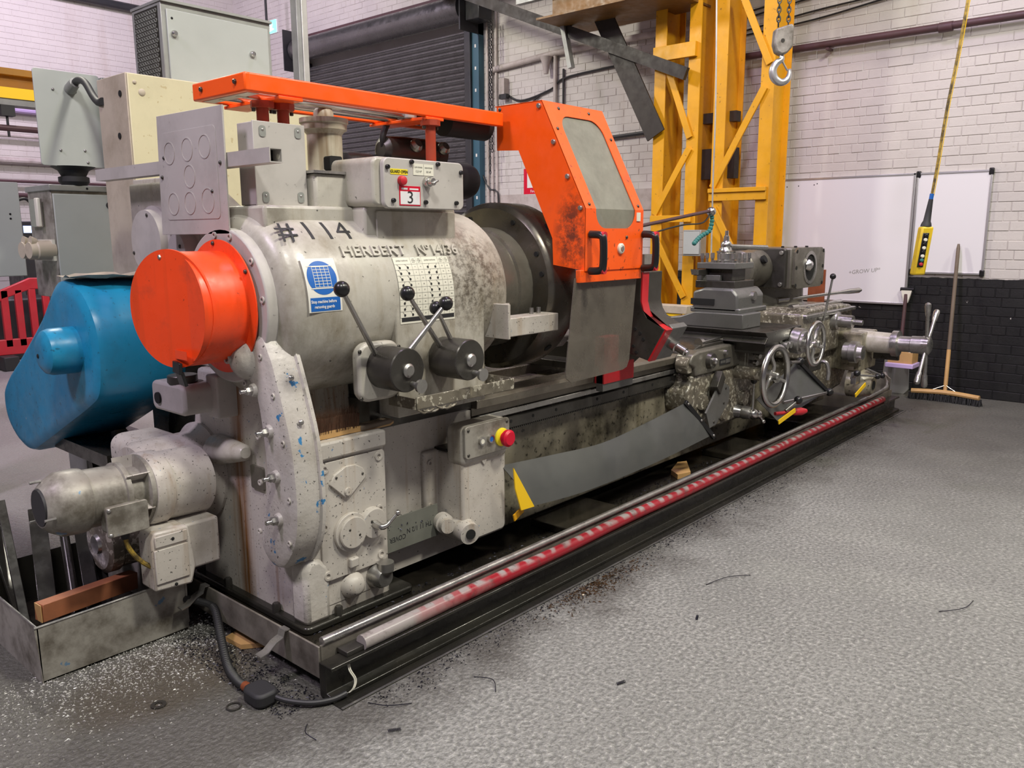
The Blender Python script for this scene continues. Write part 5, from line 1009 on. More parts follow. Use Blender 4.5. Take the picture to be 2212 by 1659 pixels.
G().cyl((-.145, .34, .02), (-.145, .30, .022), .016, None, 12).obj('brass_gland', 'copper', hsx); G().prism(rrect(-.185, -.10, .19, .30, .03), 'Z', .003, .05).obj('coupling', 'rubber', hsx, .01); G().tube([(-.12, .20, .025), (-.10, .15, .02), (-.055, .09, .016), (.0, .055, .016), (.05, .045, .02)], .0095, 10).obj('cable', 'cable', hsx)
# hand brush
hb = thing('hand_brush', 'brown bristle hand brush lying bristles-up on the feed gear box', 'brush', (.42, .46, .766))
G().prism(densify([(.245, .0), (.25, .02), (.40, .022), (.48, .014), (.60, .016), (.62, .008), (.60, -.004), (.48, -.002), (.40, .0)], 2), 'Y', .44, .475).obj('stock', 'pine', hb)
for v in hb.children[0].data.vertices: v.co.z = .768 + v.co.z * 1.15
G().prism([(.455, .766), (.60, .770), (.625, .780), (.60, .792), (.455, .788)], 'Y', .435, .48).obj('handle', 'handlew', hb, .006)
g = G(); random.seed(9)
G().prism([(.25, .785), (.45, .785), (.455, .838), (.40, .845), (.32, .84), (.25, .846)], 'Y', .441, .474).obj('bristle_block', 'bristle', hb)
for i in range(900):
    x = random.uniform(.255, .445); y = random.uniform(.438, .476); h = .075 + random.uniform(-.008, .02); dx = random.gauss(.008, .008); g.add([(x - .0012, y, .785), (x + .0012, y, .785), (x + dx, y + random.gauss(0, .006), .785 + h)], [(0, 1, 2)])
o = g.obj('bristles', 'bristle', hb); o['kind'] = 'stuff'
# ================================================================== things on the back wall
wbL = thing('whiteboard', 'large whiteboard with faint marker writing behind the turret', 'whiteboard', (XW - .02, 1.05, .83))
G().box(XW - .03, XW - .012, .365, 1.72, .835, 2.035).obj('board_face', 'white', wbL); 
for a in ((.345, 1.74, 2.03, 2.048), (.345, 1.74, .822, .842)): G().box(XW - .036, XW - .01, a[0], a[1], a[2], a[3]).obj('frame_rail', 'alu', wbL, .002)
for y in (.345, 1.715): G().box(XW - .036, XW - .01, y, y + .022, .822, 2.048).obj('frame_rail', 'alu', wbL, .002)
text('marker_writing', '+GROW UP*', .055, 'grid', wbL, lambda u, v, w: Vector((XW - .0305 - w, .90 - u, 1.115 + v + .12 * u)), .0003, 'LEFT', .95, 2)
for y, z in ((1.58, 1.97), (1.46, 1.975), (1.30, 1.98), (1.27, 1.99)): screw(wbL, (XW - .03, y, z), (-1, 0, 0), .006, .002, 'ink', 'magnet')
wbR = thing('whiteboard', 'smaller aluminium-framed whiteboard with black corners beside the pendant', 'whiteboard', (XW - .02, .03, 1.12))
G().box(XW - .03, XW - .012, -.265, .335, 1.14, 2.035).obj('board_face', 'white', wbR)
for z in (1.125, 2.03): G().box(XW - .038, XW - .01, -.285, .338, z, z + .018).obj('frame_rail', 'alu', wbR, .002)
for y in (-.285, .32): G().box(XW - .038, XW - .01, y, y + .018, 1.125, 2.048).obj('frame_rail', 'alu', wbR, .002)
for y in (-.272, .325):
    for z in (1.14, 2.033): G().prism(rrect(y - .035, y + .035, z - .035, z + .035, .012), 'X', XW - .041, XW - .03).obj('corner_cap', 'black', wbR) if False else G().box(XW - .041, XW - .009, y - .02, y + .02, z - .03, z + .03).obj('corner_cap', 'black', wbR, .008)
pp = thing('maroon_pipe', 'straight dark maroon pipe crossing the brick wall above the whiteboards', 'pipe', (XW - .09, .6, 3.29))
G().cyl((XW - .09, -2.6, 3.285), (XW - .09, 2.3, 3.30), .034, None, 16).obj('pipe', 'brownpipe', pp); G().cyl((XW - .09, .13, 3.288), (XW - .09, .24, 3.288), .044, None, 16).obj('coupling', 'brownpipe', pp)
for y in (-1.5, 1.2): G().box(XW - .13, XW - .012, y, y + .03, 3.24, 3.26).obj('bracket', 'brownpipe', pp)
g = thing('cable_bundle', 'bundle of thin dark cables clipped along the top of the back wall', 'cables', (XW - .03, .8, 3.7))
for z0, sag in ((3.62, .08), (3.66, .04), (3.78, .03), (3.84, .05)): G().tube([(XW - .03, 2.2, z0 - .1), (XW - .03, 1.4, z0 - sag + .02), (XW - .03, .7, z0 + .02), (XW - .03, 0, z0 + .1), (XW - .03, -1.0, z0 + .18)], .009, 6).obj('cable', 'cable', g)
# broom and shovel
br = thing('broom', 'long wooden broom standing head-down against the black brick wall', 'broom', (6.55, -.15, 0))
G().rev((6.60, -.135, .08), (6.86, -.075, 1.40), [(0, .017), (.35, .017), (.97, .016), (1, .010)], 14).obj('handle', 'handlew', br); G().rev((6.60, -.135, .08), (6.675, -.118, .46), [(0, .0175), (1, .0175)], 14).obj('lower_handle', 'pine', br)
hd = [(6.50, .13), (6.55, -.15), (6.51, -.44)]
G().tube([(6.53, .13, .075), (6.56, -.15, .085), (6.52, -.43, .075)], .022, 8).obj('head', 'pine', br); g2 = G()
for i in range(300):
    q = random.random(); c = Vector((6.53, .15, .06)).lerp(Vector((6.52, -.45, .06)), q) + Vector((.03 * math.sin(math.pi * q) + random.uniform(-.025, .025), 0, 0)); g2.bar(c, c + Vector((random.gauss(0, .008), random.gauss(0, .006), -.058)), .006, .006, (0, 1, 0))
o = g2.obj('bristles', 'rubber', br); o['kind'] = 'stuff'
for s_ in (1, -1): G().cyl((6.60, -.135 + .01 * s_, .14), (6.54, -.135 + .13 * s_, .085), .004, None, 6).obj('stay', 'chrome', br)
sv = thing('shovel', 'shovel with black grip and pale blade leaning on the wall behind the turret', 'shovel', (6.7, .32, 0))
G().cyl((6.86, .335, .93), (6.78, .325, .38), .017, None, 12).obj('shaft', 'brownpipe', sv); G().cyl((6.87, .39, .975), (6.87, .27, .975), .018, None, 12).obj('grip', 'black', sv); G().prism([(.38, .965), (.285, .965), (.315, .85), (.35, .85)], 'X', 6.85, 6.88).obj('grip_fork', 'label', sv)
G().prism([(.22, .40), (.43, .40), (.45, .05), (.40, .0), (.24, .0), (.20, .05)], 'X', 6.70, 6.715).obj('blade', 'alu', sv, .004)
lb = thing('lilac_rail', 'lilac plastic rail with small pale jars stored below the capstan wheel', 'shelf', (6.5, .22, .3)); G().box(6.40, 6.62, .10, .34, .29, .33).obj('rail', 'lilac', lb, .005); G().box(6.44, 6.62, .12, .33, .33, .43).obj('box', 'pine', lb); 
for y in (.15, .28): G().cyl((6.5, y, .43), (6.5, y, .48), .025, None, 14).obj('jar', 'white', lb)
G().box(6.5, 6.55, .30, .34, .0, .3).obj('leg', 'alu', lb)
cpn = tag(G().box(5.95, 5.965, .77, .92, .30, 1.18).obj('copper_sheet', 'copper'), 'upright reddish copper sheet standing behind the turret column', 'metal sheet')
# fire sign
fs = thing('fire_sign', 'red fire extinguisher sign on the wall partly hidden by the orange hood', 'sign', (XW - .01, 5.0, 1.97))
G().box(XW - .012, XW - .006, 4.86, 5.16, 1.965, 2.345).obj('sign_plate', 'signred', fs); G().box(XW - .014, XW - .012, 4.92, 5.10, 2.10, 2.31).obj('sign_panel', 'paper', fs)
for s_, z in (('Fire', 2.055), ('extinguisher', 2.005)): text('sign_lettering', s_, .05, 'white', fs, (lambda zz: (lambda u, v, w: Vector((XW - .0125 - w, 5.01 - u, zz + v))))(z), .0004, 'CENTER', .95, 2)
# roller shutter
sh = thing('roller_shutter', 'tall dark grey roller shutter door with ribbed slats', 'roller shutter', (XW - .06, 7.85, 0))
def slat():
    g = G(); prof = []
    for i in range(7): a = math.pi * i / 6; prof.append((-.026 * math.sin(a), .006 + .054 * i / 6))
    prof = prof + [(.0, .072), (.006, .072), (.006, .0), (0, 0)]
    return g.prism([(x, z) for x, z in prof], 'Y', 6.08, 9.72)
sm = slat().mesh('slat'); sm.materials.append(M['shutter'])
for i in range(56): o = bpy.data.objects.new('slat', sm); COL.objects.link(o); o.location = (XW - .09, 0, i * .0745); setp(o, sh)
for y in (5.98, 9.70): G().box(XW - .15, XW - .012, y, y + .11, 0, 4.25).obj('guide', 'shframe', sh, .004)
G().box(XW - .11, XW - .01, 5.86, 5.98, 0, 4.3).obj('side_strip', 'shblue', sh); 
for i in range(14): G().box(XW - .113, XW - .11, 5.905, 5.93, .3 + i * .28, .34 + i * .28).obj('strip_mark', 'paper', sh)
G().rev((XW - .22, 6.0, 4.42), (XW - .22, 9.8, 4.42), [(0, .17), (1, .17)], 28).obj('barrel', 'shutter', sh); G().box(XW - .05, XW - .012, 5.9, 9.9, 4.66, 4.70).obj('top_angle', 'brownpipe', sh)
for y in (5.86, 9.82): G().box(XW - .45, XW - .012, y, y + .02, 4.1, 4.72).obj('end_plate', 'shframe', sh)
G().box(XW - .35, XW - .1, 5.62, 5.86, 4.22, 4.6).obj('drive_box', 'shframe', sh, .01)
# hand chain, conduits beside the shutter
hc = thing('hand_chain', 'dark pull chain hanging in a loop beside the roller shutter', 'chain', (XW - .2, 5.58, 2.2))
z = 4.2; i = 0
lk = G().tor((0, 0, 0), (0, 1, 0), .018, .0065, 10, 5).mesh('link'); lk.materials.append(M['cable'])
for yy, zb in ((5.585, 2.30), (5.545, 2.55)):
    z = 4.2
    while z > zb: o = bpy.data.objects.new('link', lk); COL.objects.link(o); o.location = (XW - .2, yy, z); o.rotation_euler = (0, 0, (i % 2) * 1.57 + .3); o.scale = (.8, 1, 1.25); setp(o, hc); z -= .046; i += 1
cd = thing('conduit_run', 'painted conduit pipe with junctions running along the brick wall', 'conduit', (XW - .05, 4.4, 3.68))
G().tube([(XW - .05, 5.70, 3.63), (XW - .05, 4.6, 3.70), (XW - .05, 2.6, 3.70)], .038, 12, False).obj('main_pipe', 'conduit', cd); G().cyl((XW - .04, 4.62, 3.70), (XW - .04, 4.62, .9), .026, None, 12).obj('drop_pipe', 'conduit', cd); G().rev((XW - .1, 4.72, 3.66), (XW - .1, 4.72, 3.46), [(0, .08), (.4, .05), (1, .03)], 14).obj('junction', 'conduit', cd)
for y, m_ in ((4.50, 'cable'), (5.78, 'conduit'), (5.70, 'conduit'), (5.62, 'conduit')): G().cyl((XW - .03, y, 4.8 if y > 5 else 3.5), (XW - .03, y, 1.0), .018 if y > 5 else .014, None, 8).obj('riser', m_, cd)
G().tube([(XW - .03, 5.5, 3.35), (XW - .03, 5.2, 3.2), (XW - .03, 4.7, 3.28), (XW - .03, 4.4, 3.4), (XW - .03, 3.0, 3.45)], .014, 8).obj('cable', 'cable', cd); G().tube([(XW - .03, 5.6, 2.85), (XW - .03, 5.4, 2.75), (XW - .03, 5.15, 2.8), (XW - .03, 5.05, 3.1), (XW - .03, 4.85, 3.25)], .012, 8).obj('cable', 'cable', cd)
G().tube([(XW - .04, 5.9, 2.35), (XW - .04, 5.75, 2.12), (XW - .04, 5.62, 2.08), (XW - .04, 5.58, 1.9), (XW - .04, 5.57, 1.0)], .012, 8).obj('cable', 'cable', cd)
isw = thing('isolator_switch', 'pair of small grey isolator boxes on the wall beside the pull chain', 'switch', (XW - .05, 5.48, 2.9)); 
for z in (2.78, 3.28): G().box(XW - .10, XW, 5.42, 5.52, z, z + .22).obj('switch_box', 'conduit', isw, .006); G().box(XW - .11, XW - .05, 5.38, 5.50, z - .04, z + .02).obj('switch_base', 'cable', isw)
hp = tag(G().cyl((XW - .05, 4.6, 2.60), (XW - .05, 2.9, 2.66), .022, None, 10).obj('black_pipe', 'cable'), 'short black pipe on the brick wall behind the orange hood', 'pipe')
# ================================================================== gantry columns
def tower(y0, y1, x, label, top=4.6):
    t_ = thing('gantry_column', label, 'column', (x, (y0 + y1) / 2, 0), 'yellow lattice gantry columns')
    w = .13
    for yc in (y0, y1):
        # I / channel posts
        G().box(x, x + .012, yc - w / 2, yc + w / 2, 0, top).obj('flange', 'yellow', t_); G().box(x + .36, x + .372, yc - w / 2, yc + w / 2, 0, top).obj('flange', 'yellow', t_)
        G().box(x + .012, x + .36, yc - .008, yc + .008, 0, top).obj('web', 'yellow', t_)
    return t_
tl = tower(2.27, 2.66, 6.15, 'left yellow lattice gantry column with a dark knee brace')
tr_ = tower(1.50, 1.98, 6.15, 'right yellow lattice gantry column next to the whiteboard')
def lace(t_, a, b, x=6.135, w=.065, m='yellow'): G().bar((x, a[0], a[1]), (x, b[0], b[1]), w, .02, (1, 0, 0)).obj('lacing_bar', m, t_, .002)
for a, b in (((2.62, 3.3), (2.29, 2.45)), ((2.29, 2.35), (2.68, 1.70)), ((2.68, 1.50), (2.30, .85)), ((2.30, .75), (2.5, .45))): lace(tl, a, b)
for a, b in (((1.80, 3.75), (1.48, 3.05)), ((1.52, 2.85), (2.02, 1.95)), ((2.0, 1.75), (1.55, .95)), ((1.55, .9), (2.0, .3))): lace(tr_, a, b)
G().box(6.12, 6.15, 2.24, 2.72, 1.62, 1.69).obj('tie_bar', 'yellow', tl, .003); G().box(6.10, 6.15, 2.24, 2.72, 3.22, 3.36).obj('tie_bar', 'yellow', tl, .003)
G().box(6.12, 6.15, 1.45, 2.05, 1.82, 1.90).obj('tie_bar', 'yellow', tr_, .003); G().box(6.10, 6.15, 1.45, 2.05, 1.90, 1.94).obj('tie_bar', 'yellow', tr_, .003)
G().box(6.35, 6.45, 1.9, 2.4, 2.05, 2.35).obj('link_plate', 'darkbeam', tl); G().box(6.35, 6.45, 1.9, 2.4, 2.6, 2.7).obj('link_plate', 'darkbeam', tl)
G().bar((6.08, 3.38, 3.85), (6.10, 2.66, 2.50), .22, .02, (1, 0, 0)).obj('knee_brace', 'darkbeam', tl, label='broad dark knee brace')
gd = thing('gantry_girder', 'ochre gantry girder seen from below at the top of the picture', 'girder', (6.1, 3.0, 3.6))
G().box(5.75, 6.35, 2.28, 3.75, 3.74, 4.2).obj('girder_box', 'ochre', gd); G().box(5.60, 6.40, 2.25, 3.85, 3.72, 3.74).obj('girder_flange', 'ochre', gd); G().box(5.2, 6.75, .4, 6.5, 4.75, 5.3).obj('shade_girder', 'ochre', gd); G().box(5.68, 5.75, 2.3, 4.2, 3.95, 4.05).obj('runner', 'galvd', gd)  # upper girder is added out of view to shade the columns and wall
G().bar((6.0, 3.85, 3.95), (6.02, 3.70, 3.28), .05, .07, (1, 0, 0)).obj('hanger', 'galvd', gd)
db = tag(G().bar((6.0, 5.6, 4.45), (6.05, 2.30, 3.05), .12, .05, (1, 0, 0)).obj('diagonal_beam', 'darkbeam'), 'long dark diagonal steel beam from the shutter top to the yellow column', 'beam')
jb = thing('column_box', 'small grey switch box fixed between the yellow columns', 'switch box', (6.05, 2.1, 1.3)); G().box(6.0, 6.12, 2.05, 2.25, 1.28, 1.54).obj('box', 'galvd', jb, .006); G().box(5.99, 6.0, 2.06, 2.24, 1.3, 1.52).obj('lid', 'galv', jb, .002)
pw = thing('pull_wire', 'thin grey wire hanging in front of the right yellow column', 'wire', (5.0, 1.3, 1.4)); G().tube([(5.0, 1.45, 3.6), (5.0, 1.415, 2.6), (5.0, 1.41, 1.9), (5.0, 1.40, 1.3)], .007, 8).obj('wire', 'galvpole', pw)
yp = thing('yellow_stillage', 'scraped yellow block between the column foot and the steady rest', 'stillage', (5.1, 1.75, .7)); G().box(5.0, 5.15, 1.62, 2.05, .80, .87).obj('top', 'creamd', yp, .004); G().box(5.01, 5.14, 1.68, 2.05, .72, .80).obj('body', 'byellow', yp, .004); G().box(5.0, 5.1, 1.62, 1.66, .70, .80).obj('end', 'byellow', yp); G().box(5.01, 5.14, 1.66, 2.05, 0, .72).obj('stand', 'beam', yp)
# coolant pipe with jointed hose
cpz = thing('coolant_pipe', 'brown coolant pipe ending in a teal jointed hose behind the orange hood', 'coolant pipe', (3.7, .95, 1.5))
G().cyl((2.5, .95, 1.47), (4.10, .95, 1.665), .012, None, 12).obj('pipe', 'brownpipe', cpz); G().cyl((2.5, .95, .79), (2.5, .95, 1.48), .02, None, 12).obj('riser', 'brownpipe', cpz); G().sph((4.12, .95, 1.66), .035, 12).obj('pipe_union', 'chrome', cpz)
hp_ = smooth_pts([(4.13, .95, 1.64), (4.135, .95, 1.58), (4.10, .95, 1.52), (4.0, .95, 1.49), (3.93, .95, 1.46), (3.88, .95, 1.43)], 5)
for i in range(0, len(hp_), 2): inst('tj', lambda: G().sph((0, 0, 0), .018, 10), 'hose_joint', 'teal', cpz, tuple(hp_[i]))
G().tube([(2.9, .95, 1.4), (3.3, .95, 1.50), (3.7, .95, 1.56), (4.0, .95, 1.58), (4.12, .95, 1.66)], .006, 6).obj('wire', 'cable', cpz)
# ================================================================== hoist hook and pendant
hk = thing('hoist_hook', 'grey hoist hook block hanging on two chains above the turret', 'hook', (4.45, .62, 2.65))
HX, HY = 4.45, .62; right = cr; 
def hp3(a, z, d=0.): return Vector((HX, HY, 0)) + Vector((.66, -.75, 0)) * a + Vector((.75, .66, 0)) * d + Vector((0, 0, z))
z0 = 2.70
blk = [(-.062, .22), (.055, .255), (.068, .235), (.066, .10), (.03, .06), (-.01, .045), (-.05, .065), (-.068, .12)]
g = G(); k = len(blk); v = [hp3(a, z0 + b, -.04) for a, b in blk] + [hp3(a, z0 + b, .04) for a, b in blk]; g.add(v, [tuple(range(k)), tuple(range(2 * k - 1, k - 1, -1))] + [(i, (i + 1) % k, k + (i + 1) % k, k + i) for i in range(k)]); g.obj('block', 'bin', hk, .012)
G().cyl(hp3(-.01, z0 + .14, -.042), hp3(-.01, z0 + .14, -.038), .014, None, 14).obj('screw_head', 'dsteel', hk)
hkp = [(.0, .05), (.0, .02), (.035, -.005), (.058, -.05), (.045, -.105), (.0, -.135), (-.045, -.12), (-.062, -.08), (-.058, -.045)]
hkp = [(-a, b) for a, b in hkp]
G().tube([hp3(a, z0 + b) for a, b in hkp], lambda q: .014 + .014 * math.sin(math.pi * min(1, q * 1.05)) * (1 if q < .95 else .4), 12).obj('hook', 'alu', hk); G().cyl(hp3(.0, z0 + .02), hp3(.045, z0 - .055), .007, None, 8).obj('safety_latch', 'steel', hk)
lk2 = G().tor((0, 0, 0), (0, 1, 0), .0145, .0052, 12, 6).mesh('link'); lk2.materials.append(M['dsteel'])
for a in (-.035, .035):
    z = z0 + .26; i = 0
    while z < 3.5: o = bpy.data.objects.new('link', lk2); COL.objects.link(o); o.location = hp3(a, z); o.rotation_euler = (0, 0, (i % 2) * 1.57 + .4); o.scale = (.85, 1, 1.35); setp(o, hk); z += .031; i += 1
pd = thing('pendant_control', 'yellow hoist pendant with a column of push buttons hanging on a cable', 'pendant', (3.6, -.63, 1.26))
PX, PY = 3.6, -.628; ang = math.radians(8)
def pp3(a, d, z): 
    u = Vector((.62, -.785, 0)); w_ = Vector((.785, .62, 0)); return Vector((PX, PY, 1.265)) + u * (a + z * .10) + w_ * d + Vector((0, 0, z))
def obox(a0, a1, d0, d1, z0, z1): 
    g = G(); g.add([pp3(a, d, z) for a in (a0, a1) for d in (d0, d1) for z in (z0, z1)], [(0, 1, 3, 2), (4, 6, 7, 5), (0, 4, 5, 1), (2, 3, 7, 6), (0, 2, 6, 4), (1, 5, 7, 3)]); return g
obox(-.032, .034, -.03, .03, 0, .27).obj('housing', paint('pendant_yellow', (.72, .50, .02), .45, dirt=.4, ds=12, dlo=.5, dhi=.75, dcol=(.12, .09, .03)), pd, .01)
obox(-.022, .012, -.034, -.028, .045, .235).obj('button_strip', 'black', pd, .004)
for i, m_ in enumerate(('redp', 'teal', 'label', 'black', 'label', 'black', 'label', 'black')):
    c = pp3(-.005, -.034, .062 + i * .0225); G().rev(c, c + Vector((.785, .62, 0)) * -.010, [(0, .0095), (.8, .0095), (1, .007)], 14).obj('push_button', m_, pd)
G().rev(pp3(.0, 0, .27), pp3(0, 0, .42), [(0, .03), (.12, .026), (.2, .02), (.6, .016), (1, .012)], 14).obj('boot', 'rubber', pd); G().cyl(pp3(0, 0, .42), pp3(0, 0, .45), .0115, None, 10).obj('blue_tape', 'signblue', pd)
pts = [pp3(0, 0, .44), pp3(.0, 0, .6), pp3(-.005, 0, .9), pp3(.0, 0, 1.3), pp3(-.01, 0, 1.9)]
G().tube(pts, .0075, 8).obj('cable', 'cable_y', pd); G().tube([p + Vector((.012, -.008, 0)) for p in pts], .0022, 6).obj('support_cord', 'byellow', pd)
# ================================================================== far left background
gp = thing('steel_post', 'pale galvanised steel post rising behind the orange guard frame', 'post', (2.1, 3.0, 0)); G().box(2.055, 2.10, 2.97, 3.05, 0, 3.6).obj('post', 'galvpole', gp, .003); G().box(2.02, 2.055, 2.98, 3.05, 0, 3.6).obj('post_flange', 'galvd', gp, .003)
ex = thing('exit_sign', 'small glowing green exit sign hanging near the corner', 'exit sign', (6.4, 10.1, 4.7))
G().box(6.385, 6.42, 9.82, 10.10, 4.66, 4.86).obj('sign_box', 'white', ex, .004); G().box(6.378, 6.385, 9.83, 10.09, 4.67, 4.855).obj('sign_face', 'exit', ex); G().prism([(10.07, 4.70), (10.04, 4.83), (9.99, 4.78), (9.93, 4.80), (9.95, 4.74), (9.89, 4.72), (9.99, 4.70)], 'X', 6.374, 6.378).obj('running_figure', 'exitw', ex); G().cyl((6.40, 10.12, 4.86), (6.40, 10.12, 5.4), .02, None, 8).obj('hanger', 'cable', ex)
cr1 = thing('crane_beam', 'yellow crane beam with a dark hanging rail at the left edge', 'crane beam', (1.4, 7.0, 2.9)); G().box(-1.5, 2.45, 7.0, 7.2, 3.02, 3.08).box(-1.5, 2.45, 7.08, 7.12, 2.88, 3.02).obj('beam', paint('crane_ochre', (.36, .16, .01), .5, dirt=.3), cr1); G().box(-1.5, 2.45, 6.98, 7.2, 2.80, 2.90).obj('lower_flange', 'byellow', cr1); G().box(-1.5, 2.45, 7.0, 7.18, 2.74, 2.80).obj('rail', 'galvd', cr1); G().box(1.44, 1.56, 7.0, 7.1, 2.64, 2.74).obj('trolley', 'cable', cr1); G().cyl((1.5, 7.05, 2.45), (1.5, 7.05, 2.64), .012, None, 8).obj('hanger', 'cable', cr1); G().cyl((-1.5, 7.05, 2.53), (2.45, 7.05, 2.53), .03, None, 10).obj('track', 'brownpipe', cr1)
for nme, z, r, m_, lab in (('lilac_duct', 3.36, .05, 'lilac', 'pale lilac duct along the side wall at the left'), ('side_pipe', 2.98, .03, 'conduit', 'upper painted pipe along the side wall at the left edge'), ('side_pipe', 2.62, .045, 'conduit', 'thick lower painted pipe along the side wall at the left edge'), ('side_pipe', 2.32, .022, 'brownpipe', 'thin brown pipe along the side wall above the red bell'), ('side_pipe', 2.12, .03, 'brownpipe', 'lowest dark pipe along the side wall at the left edge'), ('roof_pipe', 5.13, .06, 'shframe', 'dark pipe high along the side wall above the panel')):
    tag(G().cyl((-1.5 if z < 5 else 2.0, YW - .1, z), (6.9, YW - .1, z), r, None, 10).obj(nme, m_), lab, 'pipe')
rbell = thing('fire_bell', 'small red fire bell with call point on the side wall at left', 'bell', (3.3, YW - .06, 2.0)); G().rev((3.38, YW - .012, 2.02), (3.38, YW - .1, 2.02), [(0, .09), (.6, .09), (1, .05)], 20).rev((3.36, YW - .012, 1.82), (3.36, YW - .08, 1.82), [(0, .08), (1, .05)], 18).obj('bell', 'brownpipe', rbell); G().tube([(2.2, YW - .03, 1.9), (2.8, YW - .03, 2.0), (3.2, YW - .03, 2.12), (3.9, YW - .03, 2.08)], .012, 6).obj('wire', 'cable', rbell)
# ================================================================== swarf on the floor
random.seed(21)
def chips(name, mat, n_, fn, L=(.006, .02), r=.0016):
    g = G()
    for _ in range(n_):
        p = fn()
        if p is None: continue
        a = random.uniform(0, 6.28); l = random.uniform(*L); d = Vector((math.cos(a), math.sin(a), 0)) * l; p = Vector((p[0], p[1], p[2] if len(p) > 2 else .002)); q = Vector((0, 0, random.uniform(.001, .006)))
        g.add([p - d, p + d, p + Vector((-d.y, d.x, 0)) * .25 + q], [(0, 1, 2)])
    o = g.obj(name, mat); o['kind'] = 'stuff'; return o
tag(chips('floor_swarf', 'swarf', 6000, lambda: (random.gauss(-.33, .30), .90 - abs(random.gauss(0, .22)) + .1 * random.random()), (.0015, .006)), 'bright steel chips scattered on the floor in front of the bin', 'swarf')
tag(chips('tray_swarf', 'swarfd', 2200, lambda: (random.uniform(.03, 5.0), random.uniform(.16, .42), .067), (.003, .010)), 'dark oily chips lying along the inside of the tray', 'swarf')
tag(chips('strip_swarf', 'swarfd', 1600, lambda: (abs(random.gauss(0, 2.2)) + .1, -abs(random.gauss(0, .06)) + .0), (.002, .007)), 'dark chips gathered along the bright floor edge strip', 'swarf')
tag(chips('corner_swarf', 'swarfd', 1400, lambda: (random.uniform(-.16, .0), random.uniform(.1, .85)), (.002, .008)), 'black chips and grit on the floor below the tray end', 'swarf')
def curl(p, a, n_, R=.0042, pitch=.0045):
    pts = []; d = Vector((math.cos(a), math.sin(a), 0)); s = Vector((-d.y, d.x, 0))
    for i in range(n_ * 8): t_ = i / 8 * 6.283; pts.append(Vector(p) + d * (i / 8 * pitch) + s * R * math.cos(t_) + Vector((0, 0, R + .001 + R * math.sin(t_))))
    return G().tube(pts, .0010, 5, False)
for (px, py, a, n_, lab) in ((-.60, -.02, 1.2, 9, 'tight dark swarf spiral lying alone in the left foreground'), (-.86, .18, .1, 6, 'short curly swarf spiral at the lower left corner'), (.02, -.20, -.6, 9, 'fine swarf spiral just below the tip of the floor strip'), (.70, -.58, -.3, 8, 'faint swarf spiral on the open floor in the foreground'), (1.30, -.55, .4, 7, 'small swarf spiral on the floor right of centre')): tag(curl((px, py, 0), a, n_).obj('swarf_spiral', 'swarfd'), lab, 'swarf')
for (pts, lab) in (([(.08, -.03, .003), (.10, -.10, .012), (.17, -.14, .003)], 'thin curved strip of swarf by the tip of the floor strip'), ([(.42, -.18, .003), (.44, -.25, .010), (.40, -.30, .003)], 'bent strip of swarf in front of the beam'), ([(-.12, .02, .003), (-.16, -.03, .015), (-.15, -.07, .003)], 'stubby strip of swarf left of the floor strip tip'), ([(2.0, -1.25, .003), (2.08, -1.32, .01), (2.2, -1.33, .003)], 'lone dark strip of swarf at the right of the floor'), ([(1.62, -.42, .003), (1.74, -.46, .01), (1.84, -.52, .003)], 'short strip of swarf beside the oil stain')): tag(G().tube(pts, .0015, 6).obj('swarf_strip', 'swarfd'), lab, 'swarf')
tag(G().ring(circ(-.375, .475, .024, 20), circ(-.375, .475, .012, 20), 'Z', .001, .005).obj('washer', 'dsteel'), 'steel washer on the oily patch in front of the bin', 'washer')
tag(G().tor((-.22, .28, .004), (0, 0, 1), .022, .003, 20, 6).obj('spring_ring', 'dsteel'), 'dark spring ring on the floor beside the hose coupling', 'ring')
ft = G()
for _ in range(5): pass
tag(G().prism([(.06, .72), (.06, .55), (-.005, .60), (-.01, .70)], 'Z', .002, .02).obj('timber_offcut', 'pine'), 'orange timber offcut under the edge of the tray', 'offcut')

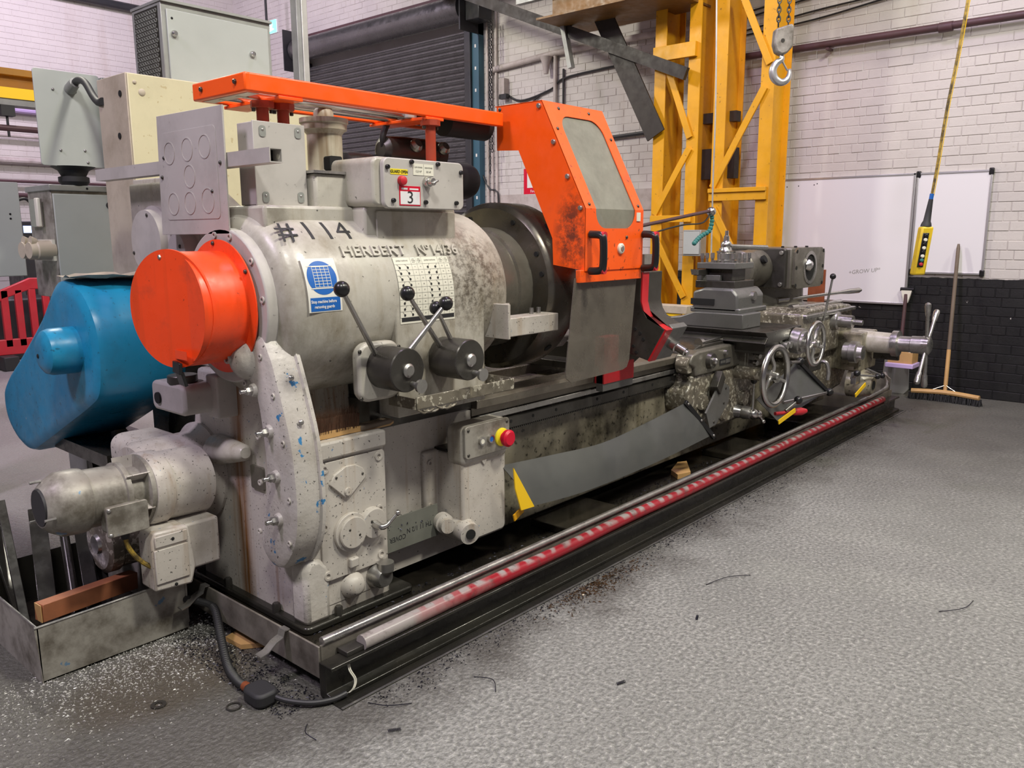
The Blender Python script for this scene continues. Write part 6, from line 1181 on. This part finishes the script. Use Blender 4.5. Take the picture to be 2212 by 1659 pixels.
tag(G().prism([(2.72, .36), (2.82, .33), (3.02, .47), (2.96, .50), (2.78, .44)], 'Z', .066, .095).obj('timber_wedge', 'pine'), 'orange timber wedge lying in the tray under the rubber apron', 'timber')
tag(chips('brown_swarf', paint('oily_brown_swarf', (.10, .055, .025), .2, .3), 900, lambda: (random.gauss(1.30, .16), -abs(random.gauss(0, .05)) - .03), (.003, .010)), 'oily brown clump of swarf on the floor beside the edge strip', 'swarf')

# ------------------------------------------------------------------ second level of parts
def nest(th, pname, names):
    kids = list(th.children); base = lambda o: o.name.split('.')[0]
    hosts = [o for o in kids if base(o) == pname]
    ctr = lambda o: o.location + sum((Vector(c) for c in o.bound_box), Vector()) / 8 if not o.location.length else o.location.copy()
    for o in kids:
        if base(o) in names and hosts:
            h = min(hosts, key=lambda q: (ctr(q) - ctr(o)).length); o.parent = h; o.matrix_parent_inverse = Matrix.Identity(4)
nest(cg, 'pull_handle', ('handle_cap',)); nest(cg, 'guard_post', ('post_flange',)); nest(cg, 'hood_front', ('screw', 'lock_barrel', 'small_label')); nest(cg, 'cross_plate', ()); 
nest(pd, 'button_strip', ('push_button',)); nest(sh, 'side_strip', ('strip_mark',)); nest(vc, 'door', ('door_lock', 'screw')); nest(en, 'body', ('latch_plate', 'latch_cover')); nest(en, 'inlet_socket', ('inlet_cap',)); nest(en, 'door', ('blank_plug',))
nest(sbx, 'lid', ('fixing_tab', 'screw')); nest(bp, 'sheet', ('knockout', 'screw')); nest(wbR, 'board_face', ()); nest(br, 'head', ('bristles', 'stay')); nest(br, 'handle', ('lower_handle',)); nest(fs, 'sign_plate', ('sign_panel', 'sign_lettering')); nest(ex, 'sign_box', ('sign_face', 'running_figure'))
nest(hk, 'hook', ('safety_latch',)); nest(hk, 'block', ('screw_head',)); nest(se, 'steady_frame', ('frame_hole',)); nest(tpo, 'clamp_nut', ('handle_hub', 'clamp_handle')); nest(bg, 'hub_cover', ('screw',)); nest(wbL, 'board_face', ('marker_writing', 'magnet')); nest(cc_, 'cabinet_door', ('screw',)); nest(pn, 'back_plate', ('screw', 'gland')); nest(ap, 'clamp_bar', ('screw',)); nest(pl_, 'front_sheet', ('marker_writing',))
